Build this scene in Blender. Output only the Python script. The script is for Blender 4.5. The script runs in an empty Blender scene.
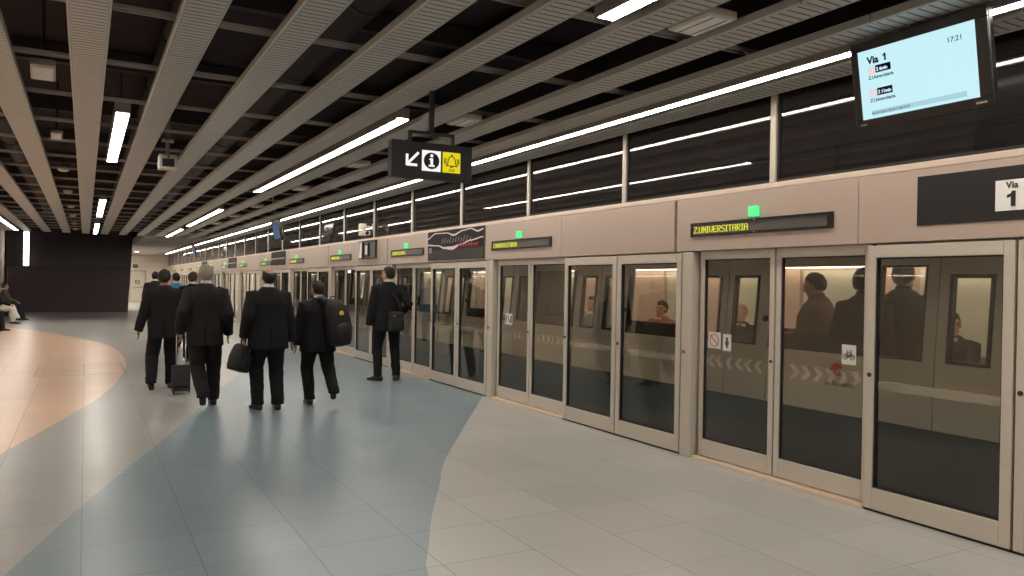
import bpy, bmesh, math, random
from mathutils import Vector, Matrix, Euler, noise
random.seed(7)
PI = math.pi
SC = bpy.context.scene
COL = SC.collection
V = Vector

# ------------------------------------------------------------------ materials
def new_mat(name):
    m = bpy.data.materials.new(name); m.use_nodes = True
    return m, m.node_tree, m.node_tree.nodes['Principled BSDF']

def pbr(name, col, rough=.5, metal=0.0, spec=.5, vary=0.0, scale=6.0, bump=0.0, bscale=40.0, coat=0.0):
    m, nt, b = new_mat(name)
    b.inputs['Base Color'].default_value = (*col, 1)
    b.inputs['Roughness'].default_value = rough
    b.inputs['Metallic'].default_value = metal
    b.inputs['Specular IOR Level'].default_value = spec
    b.inputs['Coat Weight'].default_value = coat
    tc = None
    if vary or bump:
        tc = nt.nodes.new('ShaderNodeTexCoord')
    if vary:
        n = nt.nodes.new('ShaderNodeTexNoise'); n.inputs['Scale'].default_value = scale
        n.inputs['Detail'].default_value = 4
        nt.links.new(tc.outputs['Object'], n.inputs['Vector'])
        r = nt.nodes.new('ShaderNodeMapRange')
        r.inputs['To Min'].default_value = 1 - vary; r.inputs['To Max'].default_value = 1 + vary
        nt.links.new(n.outputs['Fac'], r.inputs['Value'])
        mx = nt.nodes.new('ShaderNodeVectorMath'); mx.operation = 'SCALE'
        mx.inputs[0].default_value = col
        nt.links.new(r.outputs[0], mx.inputs['Scale'])
        nt.links.new(mx.outputs[0], b.inputs['Base Color'])
    if bump:
        n2 = nt.nodes.new('ShaderNodeTexNoise'); n2.inputs['Scale'].default_value = bscale
        n2.inputs['Detail'].default_value = 3
        nt.links.new(tc.outputs['Object'], n2.inputs['Vector'])
        bp = nt.nodes.new('ShaderNodeBump'); bp.inputs['Strength'].default_value = bump
        bp.inputs['Distance'].default_value = .01
        nt.links.new(n2.outputs['Fac'], bp.inputs['Height'])
        nt.links.new(bp.outputs[0], b.inputs['Normal'])
    return m

def emit(name, col, strength):
    m, nt, b = new_mat(name)
    b.inputs['Base Color'].default_value = (.02, .02, .02, 1)
    b.inputs['Emission Color'].default_value = (*col, 1)
    b.inputs['Emission Strength'].default_value = strength
    return m

def glass(name, tint, rough=0.0, gain=1.0, haze=0.0):
    m = bpy.data.materials.new(name); m.use_nodes = True
    nt = m.node_tree; nt.nodes.clear()
    out = nt.nodes.new('ShaderNodeOutputMaterial')
    tr = nt.nodes.new('ShaderNodeBsdfTransparent'); tr.inputs[0].default_value = (*tint, 1)
    gl = nt.nodes.new('ShaderNodeBsdfGlossy'); gl.inputs['Roughness'].default_value = rough
    geo = nt.nodes.new('ShaderNodeNewGeometry')
    ma = nt.nodes.new('ShaderNodeMath'); ma.operation = 'MULTIPLY_ADD'
    ma.inputs[1].default_value = 1 / 1.5 - 1.5; ma.inputs[2].default_value = 1.5
    nt.links.new(geo.outputs['Backfacing'], ma.inputs[0])
    fr = nt.nodes.new('ShaderNodeFresnel'); nt.links.new(ma.outputs[0], fr.inputs['IOR'])
    g = nt.nodes.new('ShaderNodeMath'); g.operation = 'MULTIPLY'; g.inputs[1].default_value = gain
    g.use_clamp = True
    nt.links.new(fr.outputs[0], g.inputs[0])
    mix = nt.nodes.new('ShaderNodeMixShader')
    nt.links.new(g.outputs[0], mix.inputs[0]); nt.links.new(tr.outputs[0], mix.inputs[1]); nt.links.new(gl.outputs[0], mix.inputs[2])
    if haze:  # even diffuse haze lifts the dark panes in place of reflected ceiling light
        df = nt.nodes.new('ShaderNodeBsdfDiffuse'); df.inputs[0].default_value = (.75, .66, .64, 1)
        m2 = nt.nodes.new('ShaderNodeMixShader'); m2.inputs[0].default_value = haze
        nt.links.new(mix.outputs[0], m2.inputs[1]); nt.links.new(df.outputs[0], m2.inputs[2]); mix = m2
    nt.links.new(mix.outputs[0], out.inputs[0])
    return m

def frosted(name, col, alpha):
    m, nt, b = new_mat(name)
    b.inputs['Base Color'].default_value = (*col, 1); b.inputs['Roughness'].default_value = .6
    b.inputs['Alpha'].default_value = alpha
    return m

def floor_material():
    m, nt, b = new_mat('platform_tiles')
    N, L = nt.nodes.new, nt.links.new
    tc = N('ShaderNodeTexCoord'); sep = N('ShaderNodeSeparateXYZ'); L(tc.outputs['Object'], sep.inputs[0])
    def math_(op, a, b_=None, c_=None):
        n = N('ShaderNodeMath'); n.operation = op
        for i, v in enumerate((a, b_, c_)):
            if v is None: continue
            if isinstance(v, (int, float)): n.inputs[i].default_value = v
            else: L(v, n.inputs[i])
        return n.outputs[0]
    X, Y = sep.outputs[0], sep.outputs[1]
    Y0, Y1, X0, X1 = 0.0, 40.0, -6.0, 8.0
    yn = N('ShaderNodeMapRange'); yn.inputs['From Min'].default_value = Y0; yn.inputs['From Max'].default_value = Y1
    L(Y, yn.inputs['Value'])
    def curve(pts):
        fc = N('ShaderNodeFloatCurve'); c = fc.mapping.curves[0]
        P = [((y - Y0) / (Y1 - Y0), (x - X0) / (X1 - X0)) for x, y in sorted(pts, key=lambda q: q[1])]
        c.points[0].location = P[0]; c.points[-1].location = P[-1]
        for p in P[1:-1]: c.points.new(*p)
        fc.mapping.update()
        L(yn.outputs[0], fc.inputs['Value'])
        s = math_('MULTIPLY_ADD', fc.outputs[0], X1 - X0, X0)
        return math_('LESS_THAN', X, s)
    g1 = curve([(-3.2, 0), (-1.6, 5.0), (-.649, 8.27), (-.386, 9.28), (-.013, 10.79), (.158, 11.52), (.454, 13.43), (.672, 15.67), (.692, 17.94), (.477, 20.72), (-.05, 22.91), (-.856, 25.58), (-1.712, 27.73), (-3.6, 31.5), (-6, 40)])
    g2 = curve([(-1.6, 0), (-.355, 4.9), (.02, 6.23), (.401, 7.44), (.815, 8.75), (1.131, 9.83), (1.51, 11.16), (2.184, 13.31), (3.484, 17.77), (5.6, 25), (6.5, 28), (8, 40)])
    g3 = curve([(1.45, 0), (1.5, 2.5), (1.665, 3.88), (1.867, 4.36), (2.126, 4.92), (2.569, 5.78), (2.664, 5.99), (3.573, 7.52), (4.849, 9.58), (6.2, 11.8), (8, 15), (8, 40)])
    white, blue, pale, peach = (.41, .40, .375, 1), (.185, .245, .272, 1), (.335, .328, .31, 1), (.69, .465, .325, 1)
    def mixc(f, a, b_):
        n = N('ShaderNodeMix'); n.data_type = 'RGBA'; L(f, n.inputs[0])
        for s, v in ((6, a), (7, b_)):
            if isinstance(v, tuple): n.inputs[s].default_value = v
            else: L(v, n.inputs[s])
        return n.outputs[2]
    col = mixc(g3, white, blue); col = mixc(g2, col, pale); col = mixc(g1, col, peach)
    # tile variation
    ix = math_('FLOOR', math_('DIVIDE', X, .6)); iy = math_('FLOOR', math_('DIVIDE', math_('SUBTRACT', Y, .4), .6))
    cx = N('ShaderNodeCombineXYZ'); L(ix, cx.inputs[0]); L(iy, cx.inputs[1])
    wn = N('ShaderNodeTexWhiteNoise'); L(cx.outputs[0], wn.inputs['Vector'])
    no = N('ShaderNodeTexNoise'); no.inputs['Scale'].default_value = 1.3; no.inputs['Detail'].default_value = 6
    L(tc.outputs['Object'], no.inputs['Vector'])
    var = math_('ADD', math_('MULTIPLY_ADD', wn.outputs['Value'], .10, .86), math_('MULTIPLY', no.outputs['Fac'], .16))
    # joints
    fx = math_('ABSOLUTE', math_('SUBTRACT', math_('FRACT', math_('ADD', math_('DIVIDE', X, .6), .5)), .5))
    fy = math_('ABSOLUTE', math_('SUBTRACT', math_('FRACT', math_('ADD', math_('DIVIDE', math_('SUBTRACT', Y, .4), .6), .5)), .5))
    jx = math_('LESS_THAN', fx, .0058); jy = math_('LESS_THAN', fy, .0058)
    j = math_('MAXIMUM', jx, math_('MULTIPLY', jy, math_('GREATER_THAN', wn.outputs['Value'], .35)))
    var = math_('MULTIPLY', var, math_('MULTIPLY_ADD', j, -.5, 1.0))
    # tactile ribs between X = 3.0 and 3.6, every third tile smooth
    rib = math_('LESS_THAN', math_('FRACT', math_('DIVIDE', Y, .03)), .3)
    inb = math_('MULTIPLY', math_('GREATER_THAN', X, 3.0), math_('LESS_THAN', X, 3.6))
    var = math_('MULTIPLY', var, math_('MULTIPLY_ADD', math_('MULTIPLY', rib, inb), -.14, 1.0))
    sc = N('ShaderNodeVectorMath'); sc.operation = 'SCALE'; L(col, sc.inputs[0]); L(var, sc.inputs['Scale'])
    L(sc.outputs[0], b.inputs['Base Color'])
    rg = math_('MULTIPLY_ADD', no.outputs['Fac'], .14, .24); L(rg, b.inputs['Roughness'])
    b.inputs['Specular IOR Level'].default_value = .55
    # fine brushed lines across the platform
    st = N('ShaderNodeMapping'); st.inputs['Scale'].default_value = (1.5, 55, 1); L(tc.outputs['Object'], st.inputs[0])
    n3 = N('ShaderNodeTexNoise'); n3.inputs['Scale'].default_value = 1.0; n3.inputs['Detail'].default_value = 2; L(st.outputs[0], n3.inputs['Vector'])
    bp = N('ShaderNodeBump'); bp.inputs['Strength'].default_value = .22; bp.inputs['Distance'].default_value = .004
    L(n3.outputs['Fac'], bp.inputs['Height']); L(bp.outputs[0], b.inputs['Normal'])
    return m

def slat_material():
    m, nt, b = new_mat('slat_metal')
    N, L = nt.nodes.new, nt.links.new
    tc = N('ShaderNodeTexCoord'); sep = N('ShaderNodeSeparateXYZ'); L(tc.outputs['Object'], sep.inputs[0])
    def math_(op, a, b_=None, c_=None):
        n = N('ShaderNodeMath'); n.operation = op
        for i, v in enumerate((a, b_, c_)):
            if v is None: continue
            if isinstance(v, (int, float)): n.inputs[i].default_value = v
            else: L(v, n.inputs[i])
        return n.outputs[0]
    X, Y = sep.outputs[0], sep.outputs[1]
    slot = math_('LESS_THAN', math_('FRACT', math_('DIVIDE', Y, .066)), .24)
    inn = math_('LESS_THAN', math_('ABSOLUTE', X), .098)
    geo = N('ShaderNodeNewGeometry'); sn = N('ShaderNodeSeparateXYZ'); L(geo.outputs['Normal'], sn.inputs[0])
    dn = math_('LESS_THAN', sn.outputs[2], -.5)
    hole = math_('MULTIPLY', math_('MULTIPLY', slot, inn), dn)
    seam = math_('LESS_THAN', math_('FRACT', math_('DIVIDE', Y, 3.0)), .0025)
    hole = math_('MAXIMUM', hole, math_('MULTIPLY', seam, .8))
    rim = math_('MULTIPLY', math_('LESS_THAN', math_('ABSOLUTE', math_('SUBTRACT', math_('ABSOLUTE', X), .104)), .003), dn)
    hole = math_('MAXIMUM', hole, math_('MULTIPLY', rim, .6))
    mx = N('ShaderNodeMix'); mx.data_type = 'RGBA'; L(hole, mx.inputs[0])
    mx.inputs[6].default_value = (.50, .49, .465, 1); mx.inputs[7].default_value = (.10, .085, .075, 1)
    L(mx.outputs[2], b.inputs['Base Color'])
    b.inputs['Roughness'].default_value = .42; b.inputs['Metallic'].default_value = .15
    return m

def brick_mat(name, c1, c2, mortar):
    m, nt, b = new_mat(name)
    N, L = nt.nodes.new, nt.links.new
    tc = N('ShaderNodeTexCoord'); mp = N('ShaderNodeMapping'); mp.inputs['Rotation'].default_value = (PI / 2, 0, 0)
    L(tc.outputs['Object'], mp.inputs[0])
    br = N('ShaderNodeTexBrick'); br.inputs['Scale'].default_value = 1.0
    br.inputs['Brick Width'].default_value = 1.2; br.inputs['Row Height'].default_value = .4; br.inputs['Mortar Size'].default_value = .012
    br.inputs['Color1'].default_value = (*c1, 1); br.inputs['Color2'].default_value = (*c2, 1); br.inputs['Mortar'].default_value = (*mortar, 1)
    L(mp.outputs[0], br.inputs['Vector']); L(br.outputs['Color'], b.inputs['Base Color'])
    b.inputs['Roughness'].default_value = .5
    return m

LIGHT = 1.0
M = dict(
    floor=floor_material(), slat=slat_material(),
    frame=pbr('door_frame_paint', (.53, .47, .40), .38, .1, .5, .03, 3),
    fascia=pbr('fascia_panel_paint', (.445, .345, .29), .34, .05, .5, .02, 2),
    sill=pbr('window_sill_paint', (.66, .52, .43), .35, .1),
    threshold=pbr('threshold_metal', (.70, .55, .41), .4, .2, .5, .05, 20),
    seal=pbr('black_rubber', (.012, .011, .011), .7),
    door_glass=glass('door_glass', (.87, .87, .83), 0.0, 1.1),
    upper_glass=glass('upper_glass', (.65, .62, .62), 0.01, 1.1, .014),
    train_glass=glass('train_glass', (.88, .87, .85), 0.0, .6),
    band=frosted('frosted_band', (.75, .72, .66), .32),
    chev=frosted('frosted_arrow', (.8, .77, .7), .08),
    black=pbr('black_plastic', (.014, .012, .012), .45),
    sblack=pbr('sign_black', (.009, .007, .007), .5),
    gblack=pbr('black_gloss', (.010, .008, .009), .25, 0, .5),
    dark=pbr('dark_ceiling_void', (.055, .042, .047), .9, 0, .2, .3, 2),
    duct=pbr('dark_duct', (.055, .045, .047), .6, 0, .3, .2, 3),
    rail=pbr('ceiling_rail_metal', (.48, .43, .40), .45, .1),
    plaster=pbr('grey_plaster', (.42, .37, .33), .8, 0, .3, .04, 2),
    beige=pbr('beige_wall_paint', (.72, .63, .53), .7, 0, .3, .04, 2),
    tunnel=pbr('tunnel_concrete', (.30, .255, .255), .9, 0, .2, .3, 1),
    housing=pbr('lamp_housing', (.30, .26, .23), .5),
    lamp=emit('lamp_diffuser', (1.0, .93, .83), 31.0 * LIGHT),
    wlamp=emit('wall_lamp_diffuser', (1.0, .90, .84), 14.0 * LIGHT),
    dimlamp=emit('dim_downlight', (1.0, .88, .75), 6.0 * LIGHT),
    offwhite=pbr('off_white_plastic', (.62, .55, .47), .5),
    white=pbr('white_enamel', (.80, .77, .74), .5),
    ink=pbr('black_ink', (.01, .01, .01), .6),
    darkwall_low=pbr('dark_wall_panel', (.105, .078, .082), .55, 0, .4, .15, 1.5),
    darkwall_top=pbr('dark_upper_panel', (.034, .025, .030), .3, 0, .4, .1, 1),
    red=pbr('red_button', (.45, .03, .02), .4), redmark=pbr('red_emblem', (.42, .05, .04), .5),
    steel=pbr('brushed_steel', (.45, .42, .38), .3, .9),
    green=emit('green_lamp', (.07, .80, .24), 1.25), led=emit('yellow_led', (.80, .80, .04), .9),
    ledscreen=pbr('led_screen_off', (.085, .075, .068), .3), 
    screen=emit('blue_screen', (.56, .87, .93), 1.0), scr_ink=pbr('screen_dark_text', (.01, .02, .04), .9, 0, 0),
    scr_blue=pbr('screen_navy_tag', (.005, .012, .06), .9, 0, 0), scr_bar=emit('screen_grey_bar', (.40, .66, .75), .95), scr_pink=emit('screen_pink', (.85, .62, .66), .95),
    scr_white=emit('screen_white', (.8, .95, 1), 1.0), scr_grey=pbr('screen_grey_text', (.14, .22, .26), .9, 0, 0),
    farscreen=emit('blue_far_screen', (.08, .19, .45), .32),
    signwhite=emit('lit_sign_white', (1, .97, .95), .95), signyellow=emit('lit_sign_yellow', (.95, .78, .0), .8),
    tbody=pbr('train_body_paint', (.46, .40, .34), .35, 0, .5, .03, 2), tdark=pbr('train_dark_skirt', (.030, .036, .044), .55),
    tdoor=pbr('train_door_paint', (.36, .32, .28), .4), tgrey=pbr('train_grey', (.22, .20, .18), .5),
    tsalmon=pbr('salmon_lining', (.62, .465, .375), .5), tgreen=pbr('pale_green_lining', (.62, .62, .50), .45),
    tfloor=pbr('train_floor_vinyl', (.10, .10, .11), .6), tceil=pbr('train_ceiling_unit', (.65, .58, .5), .5),
    tlamp=emit('train_lamp', (1.0, .82, .68), 7.5 * LIGHT), seatm=pbr('seat_moulding', (.16, .17, .17), .5),
    adpink=emit('advert_light_wave', (.95, .75, .68), .55), adred=emit('advert_red_text', (.75, .05, .04), .5), adwhite=emit('advert_white_text', (.7, .65, .6), .5),
    addark=pbr('advert_dark_print', (.016, .011, .011), .6, 0, .2, .5, 8), adgrey=pbr('advert_grey_print', (.05, .042, .042), .6, 0, .2, .3, 6),
    skin=pbr('skin', (.42, .23, .155), .55, 0, .4, .08, 30), skin2=pbr('skin_tan', (.33, .165, .10), .5, 0, .4, .08, 30),
    eye=pbr('eye_dark', (.03, .02, .018), .3), lip=pbr('lip', (.30, .11, .085), .5),
    suit1=pbr('black_wool', (.0085, .0072, .0078), .85, 0, .25, .15, 12, .25, 220), suit2=pbr('charcoal_wool', (.0145, .0125, .013), .85, 0, .25, .15, 12, .25, 220),
    suit3=pbr('navy_black_wool', (.0082, .0075, .0092), .85, 0, .25, .15, 12, .25, 220), denim=pbr('dark_denim', (.022, .026, .036), .85, 0, .2, .2, 12, .2, 200),
    brown=pbr('olive_jacket_cloth', (.10, .075, .05), .8, 0, .2, .2, 12), bluecloth=pbr('blue_shirt_cloth', (.06, .19, .36), .8, 0, .2, .1, 12),
    greycloth=pbr('grey_blue_cloth', (.10, .12, .13), .8, 0, .2, .1, 12), cream=pbr('cream_trouser_cloth', (.62, .55, .47), .8, 0, .2, .1, 12), rust=pbr('rust_cloth', (.25, .09, .05), .8, 0, .2, .1, 12),
    shirt=pbr('white_shirt_cloth', (.62, .58, .56), .8), pink=pbr('pink_shirt_cloth', (.70, .36, .36), .8), redcollar=pbr('red_scarf_cloth', (.34, .12, .11), .8),
    leather=pbr('black_shoe_leather', (.014, .011, .010), .4), bagcloth=pbr('black_bag_nylon', (.010, .009, .010), .6, 0, .4, .2, 20, .3, 90),
    hair=pbr('dark_hair', (.014, .010, .008), .65, 0, .3, .3, 60, .6, 180), hairbrown=pbr('brown_hair', (.075, .04, .022), .6, 0, .3, .3, 60, .6, 180), hairgrey=pbr('grey_hair', (.25, .21, .17), .7, 0, .3, .25, 60, .6, 180),
    sticker=pbr('white_sticker', (.66, .62, .56), .5), yellow=pbr('yellow_badge', (.75, .50, .02), .5),
    greensign=emit('green_exit_sign', (.75, .75, .30), .5),
)

# ------------------------------------------------------------------ mesh helpers
class MB:
    def __init__(s): s.v, s.f, s.m = [], [], []
    def add(s, vs, fs, mi=0):
        o = len(s.v); s.v += [tuple(p) for p in vs]
        for f in fs: s.f.append(tuple(i + o for i in f)); s.m.append(mi)
        return s
    def hexa(s, p, mi=0):   # p: 8 pts, bottom 0-3 ccw, top 4-7
        return s.add(p, [(3, 2, 1, 0), (4, 5, 6, 7), (0, 1, 5, 4), (1, 2, 6, 5), (2, 3, 7, 6), (3, 0, 4, 7)], mi)
    def box(s, x0, x1, y0, y1, z0, z1, mi=0):
        x0, x1 = min(x0, x1), max(x0, x1); y0, y1 = min(y0, y1), max(y0, y1); z0, z1 = min(z0, z1), max(z0, z1)
        return s.hexa([(x0, y0, z0), (x1, y0, z0), (x1, y1, z0), (x0, y1, z0), (x0, y0, z1), (x1, y0, z1), (x1, y1, z1), (x0, y1, z1)], mi)
    def tube(s, pts, radii, n=12, mi=0, side=None, cap=True):
        pts = [V(p) for p in pts]; rings = []
        k = len(pts)
        prev = None
        for i, p in enumerate(pts):
            t = (pts[min(i + 1, k - 1)] - pts[max(i - 1, 0)])
            t = t.normalized() if t.length > 1e-9 else V((0, 0, 1))
            ref = V(side) if side is not None else (prev if prev is not None else (V((1, 0, 0)) if abs(t.x) < .9 else V((0, 1, 0))))
            u = ref - t * ref.dot(t)
            if u.length < 1e-6: u = t.orthogonal()
            u.normalize(); w = t.cross(u); prev = u
            r = radii[i] if isinstance(radii, (list, tuple)) else radii
            rx, ry = r if isinstance(r, (list, tuple)) else (r, r)
            rings.append([p + u * (math.cos(2 * PI * a / n) * rx) + w * (math.sin(2 * PI * a / n) * ry) for a in range(n)])
        return s.rings(rings, mi, cap)
    def rings(s, rings, mi=0, cap=True):
        n = len(rings[0]); vs = [p for r in rings for p in r]; fs = []
        for i in range(len(rings) - 1):
            for a in range(n):
                b = (a + 1) % n
                fs.append((i * n + a, i * n + b, (i + 1) * n + b, (i + 1) * n + a))
        if cap:
            fs.append(tuple(reversed(range(n)))); fs.append(tuple((len(rings) - 1) * n + a for a in range(n)))
        return s.add(vs, fs, mi)
    def ball(s, c, r, n=12, m=8, mi=0, rot=None):
        rx, ry, rz = r if isinstance(r, (list, tuple)) else (r, r, r)
        rs = []
        for i in range(m + 1):
            e = -PI / 2 + PI * i / m
            e = max(-PI / 2 + .05, min(PI / 2 - .05, e))
            ring = []
            for a in range(n):
                p = V((math.cos(e) * math.cos(2 * PI * a / n) * rx, math.cos(e) * math.sin(2 * PI * a / n) * ry, math.sin(e) * rz))
                if rot is not None: p = rot @ p
                ring.append(p + V(c))
            rs.append(ring)
        return s.rings(rs, mi)
    def disc(s, c, axis, r, h, n=24, mi=0):   # short cylinder centred on c
        a = V(axis).normalized(); c = V(c)
        return s.tube([c - a * h / 2, c + a * h / 2], r, n, mi)
    def ringflat(s, c, r0, r1, y0, y1, n=24, mi=0, a0=0, a1=2 * PI):   # annulus in local XZ, thickness along Y
        vs, fs = [], []
        full = abs(a1 - a0 - 2 * PI) < 1e-6
        k = n if full else n + 1
        for i in range(k):
            a = a0 + (a1 - a0) * i / n
            for r, y in ((r0, y0), (r1, y0), (r1, y1), (r0, y1)):
                vs.append((c[0] + r * math.cos(a), y, c[1] + r * math.sin(a)))
        for i in range(n):
            j = (i + 1) % k
            for q in range(4):
                q2 = (q + 1) % 4
                fs.append((i * 4 + q, i * 4 + q2, j * 4 + q2, j * 4 + q))
        if not full:
            fs.append((3, 2, 1, 0)); fs.append(tuple((k - 1) * 4 + q for q in range(4)))
        return s.add(vs, fs, mi)
    def prism(s, poly, y0, y1, mi=0):   # polygon in local XZ, extruded along Y
        n = len(poly)
        vs = [(x, y0, z) for x, z in poly] + [(x, y1, z) for x, z in poly]
        fs = [tuple(range(n)), tuple(reversed(range(n, 2 * n)))]
        fs += [(i, n + i, n + (i + 1) % n, (i + 1) % n) for i in range(n)]
        return s.add(vs, fs, mi)
    def stroke(s, pts, w, y0, y1, mi=0):   # flat polyline in local XZ
        for (xa, za), (xb, zb) in zip(pts[:-1], pts[1:]):
            d = V((xb - xa, zb - za))
            if d.length < 1e-6: continue
            d.normalize(); nx, nz = -d.y * w / 2, d.x * w / 2
            e = d * w * .3
            s.prism([(xa - e.x + nx, za - e.y + nz), (xa - e.x - nx, za - e.y - nz), (xb + e.x - nx, zb + e.y - nz), (xb + e.x + nx, zb + e.y + nz)], y0, y1, mi)
        return s
    def mesh(s, name):
        me = bpy.data.meshes.new(name)
        me.from_pydata(s.v, [], s.f)
        me.polygons.foreach_set('material_index', s.m)
        me.validate(); me.update()
        bm = bmesh.new(); bm.from_mesh(me); bmesh.ops.recalc_face_normals(bm, faces=bm.faces); bm.to_mesh(me); bm.free()
        return me
    def build(s, name, mat, parent=None, label=None, smooth=False, bevel=0.0, loc=None):
        return link(name, s.mesh(name), mat, parent, label, smooth, bevel, loc)

def link(name, me, mat, parent=None, label=None, smooth=False, bevel=0.0, loc=None):
    me.materials.clear()
    for m in (mat if isinstance(mat, (list, tuple)) else [mat]): me.materials.append(m)
    o = bpy.data.objects.new(name, me); COL.objects.link(o)
    if smooth: me.polygons.foreach_set('use_smooth', [True] * len(me.polygons))
    if bevel:
        b = o.modifiers.new('bevel', 'BEVEL'); b.width = bevel; b.segments = 2; b.limit_method = 'ANGLE'
    if parent is not None: o.parent = parent
    if loc is not None: o.location = loc
    if label: o['label'] = label
    return o

def tag(o, label, cat, group=None, kind=None):
    o['label'] = label; o['category'] = cat
    if group: o['group'] = group
    if kind: o['kind'] = kind
    return o
def thing(name, label, cat, loc=(0, 0, 0), rot=(0, 0, 0), group=None):
    o = bpy.data.objects.new(name, None); o.empty_display_size = .1; COL.objects.link(o)
    o.location = loc; o.rotation_euler = rot
    return tag(o, label, cat, group)
def structure(o, label=None):
    o['kind'] = 'structure'
    if label: o['label'] = label
    return o
KIDS = {}
def kids(o): return [c for c in o.children]
def copy_tree(o, parent=None):
    c = o.copy(); COL.objects.link(c)
    if parent is not None: c.parent = parent
    for ch in list(o.children): copy_tree(ch, c)
    return c
def dup(o, loc, label=None, group=None, rot=None):
    c = copy_tree(o); c.location = loc
    if label: c['label'] = label
    if group: c['group'] = group
    if rot: c.rotation_euler = rot
    return c

DG = lambda: bpy.context.evaluated_depsgraph_get()
def text(name, s, size, mat, parent, x, z, y, align='LEFT', bold=0.0, depth=.0015, sx=1.0, label=None):
    # text facing local -Y, baseline at (x, z)
    cu = bpy.data.curves.new('t', 'FONT'); cu.body = s; cu.size = size; cu.align_x = align; cu.extrude = depth / 2; cu.offset = bold
    cu.resolution_u = 3
    o = bpy.data.objects.new('t', cu); COL.objects.link(o)
    bpy.context.view_layer.update()
    me = bpy.data.meshes.new_from_object(o.evaluated_get(DG()))
    bpy.data.objects.remove(o)
    me.transform(Matrix.Translation((x, y, z)) @ Matrix.Rotation(PI / 2, 4, 'X') @ Matrix.Diagonal((sx, 1, 1, 1)))
    return link(name, me, mat, parent, label)

def remesh(mb, voxel, smooth=4, name='m'):
    me = mb.mesh(name)
    o = bpy.data.objects.new('tmp', me); COL.objects.link(o)
    r = o.modifiers.new('r', 'REMESH'); r.mode = 'VOXEL'; r.voxel_size = voxel; r.adaptivity = 0
    if smooth:
        q = o.modifiers.new('s', 'SMOOTH'); q.factor = .5; q.iterations = smooth
    bpy.context.view_layer.update()
    out = bpy.data.meshes.new_from_object(o.evaluated_get(DG()))
    bpy.data.objects.remove(o); bpy.data.meshes.remove(me)
    out.name = name
    return out

# ------------------------------------------------------------------ people
ORD = ['nearest', 'second', 'third', 'fourth', 'fifth', 'sixth', 'seventh', 'eighth', 'ninth', 'tenth', 'eleventh', 'twelfth', 'thirteenth', 'fourteenth', 'fifteenth', 'sixteenth']

def ik(a, b, l1, l2, pole):
    a, b = V(a), V(b); d = b - a; L = min(d.length, (l1 + l2) * .999)
    dn = d.normalized(); x = (l1 * l1 - l2 * l2 + L * L) / (2 * L)
    h = math.sqrt(max(0, l1 * l1 - x * x)); p = V(pole); p = p - dn * p.dot(dn)
    p = p.normalized() if p.length > 1e-6 else V((0, 1, 0))
    return a + dn * x + p * h

def wrinkle(me, amp, sc, seed, zones=()):
    off = V((seed * 3.7, seed * 1.3, seed * 9.1))
    ns = [v.normal.copy() for v in me.vertices]
    for v, n in zip(me.vertices, ns):
        p = v.co
        a = noise.noise(V((p.x * sc[0], p.y * sc[1], p.z * sc[2])) + off)
        b = noise.noise(V((p.x * sc[0] * 2.3, p.y * sc[1] * 2.3, p.z * sc[2] * 2.1)) - off)
        k = 1.0
        for z0, w, g in zones: k += g * math.exp(-((p.z - z0) / w) ** 2)
        v.co = p + n * amp * k * (a * .7 + (1 - abs(b) * 2) * .35)
    me.update()

def hand(mb, w, d, wid, side, curl=.5, scale=1.0):
    # w wrist, d direction, wid: axis towards the thumb
    d = V(d).normalized(); wid = V(wid); wid = (wid - d * wid.dot(d)).normalized(); nrm = d.cross(wid) * side
    s = scale
    mb.tube([V(w) - d * .02 * s, V(w) + d * .02 * s, V(w) + d * .06 * s, V(w) + d * .095 * s], [(.027 * s, .021 * s), (.034 * s, .019 * s), (.042 * s, .017 * s), (.040 * s, .013 * s)], 10, side=wid)
    for i, ln in enumerate((.070, .080, .075, .058)):
        o = V(w) + d * (.088 - .005 * abs(i - 1)) * s + wid * (.031 - .0205 * i) * s
        pts = [o]; dirv = d.copy(); cur = o
        for k, fr in enumerate((.45, .32, .28)):
            dirv = (dirv + nrm * curl * (.35 + .35 * k)).normalized()
            cur = cur + dirv * ln * fr * s; pts.append(cur)
        mb.tube(pts, [.0095 * s, .009 * s, .0083 * s, .007 * s], 8)
    o = V(w) + d * .025 * s + wid * .030 * s
    t1 = o + (d * .6 + wid * .7 + nrm * .3).normalized() * .035 * s
    t2 = t1 + (d * .9 + wid * .25 + nrm * .35).normalized() * .030 * s
    t3 = t2 + (d * .9 + nrm * (.3 + curl * .4)).normalized() * .024 * s
    mb.tube([o, t1, t2, t3], [.014 * s, .012 * s, .0105 * s, .008 * s], 8)

def sring(z, rx, ry, cx=0, cy=0, e=2.3, n=28):
    r = []
    for a in range(n):
        t = 2 * PI * a / n; c, s_ = math.cos(t), math.sin(t)
        r.append(V((cx + rx * math.copysign(abs(c) ** (2 / e), c), cy + ry * math.copysign(abs(s_) ** (2 / e), s_), z)))
    return r

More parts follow.
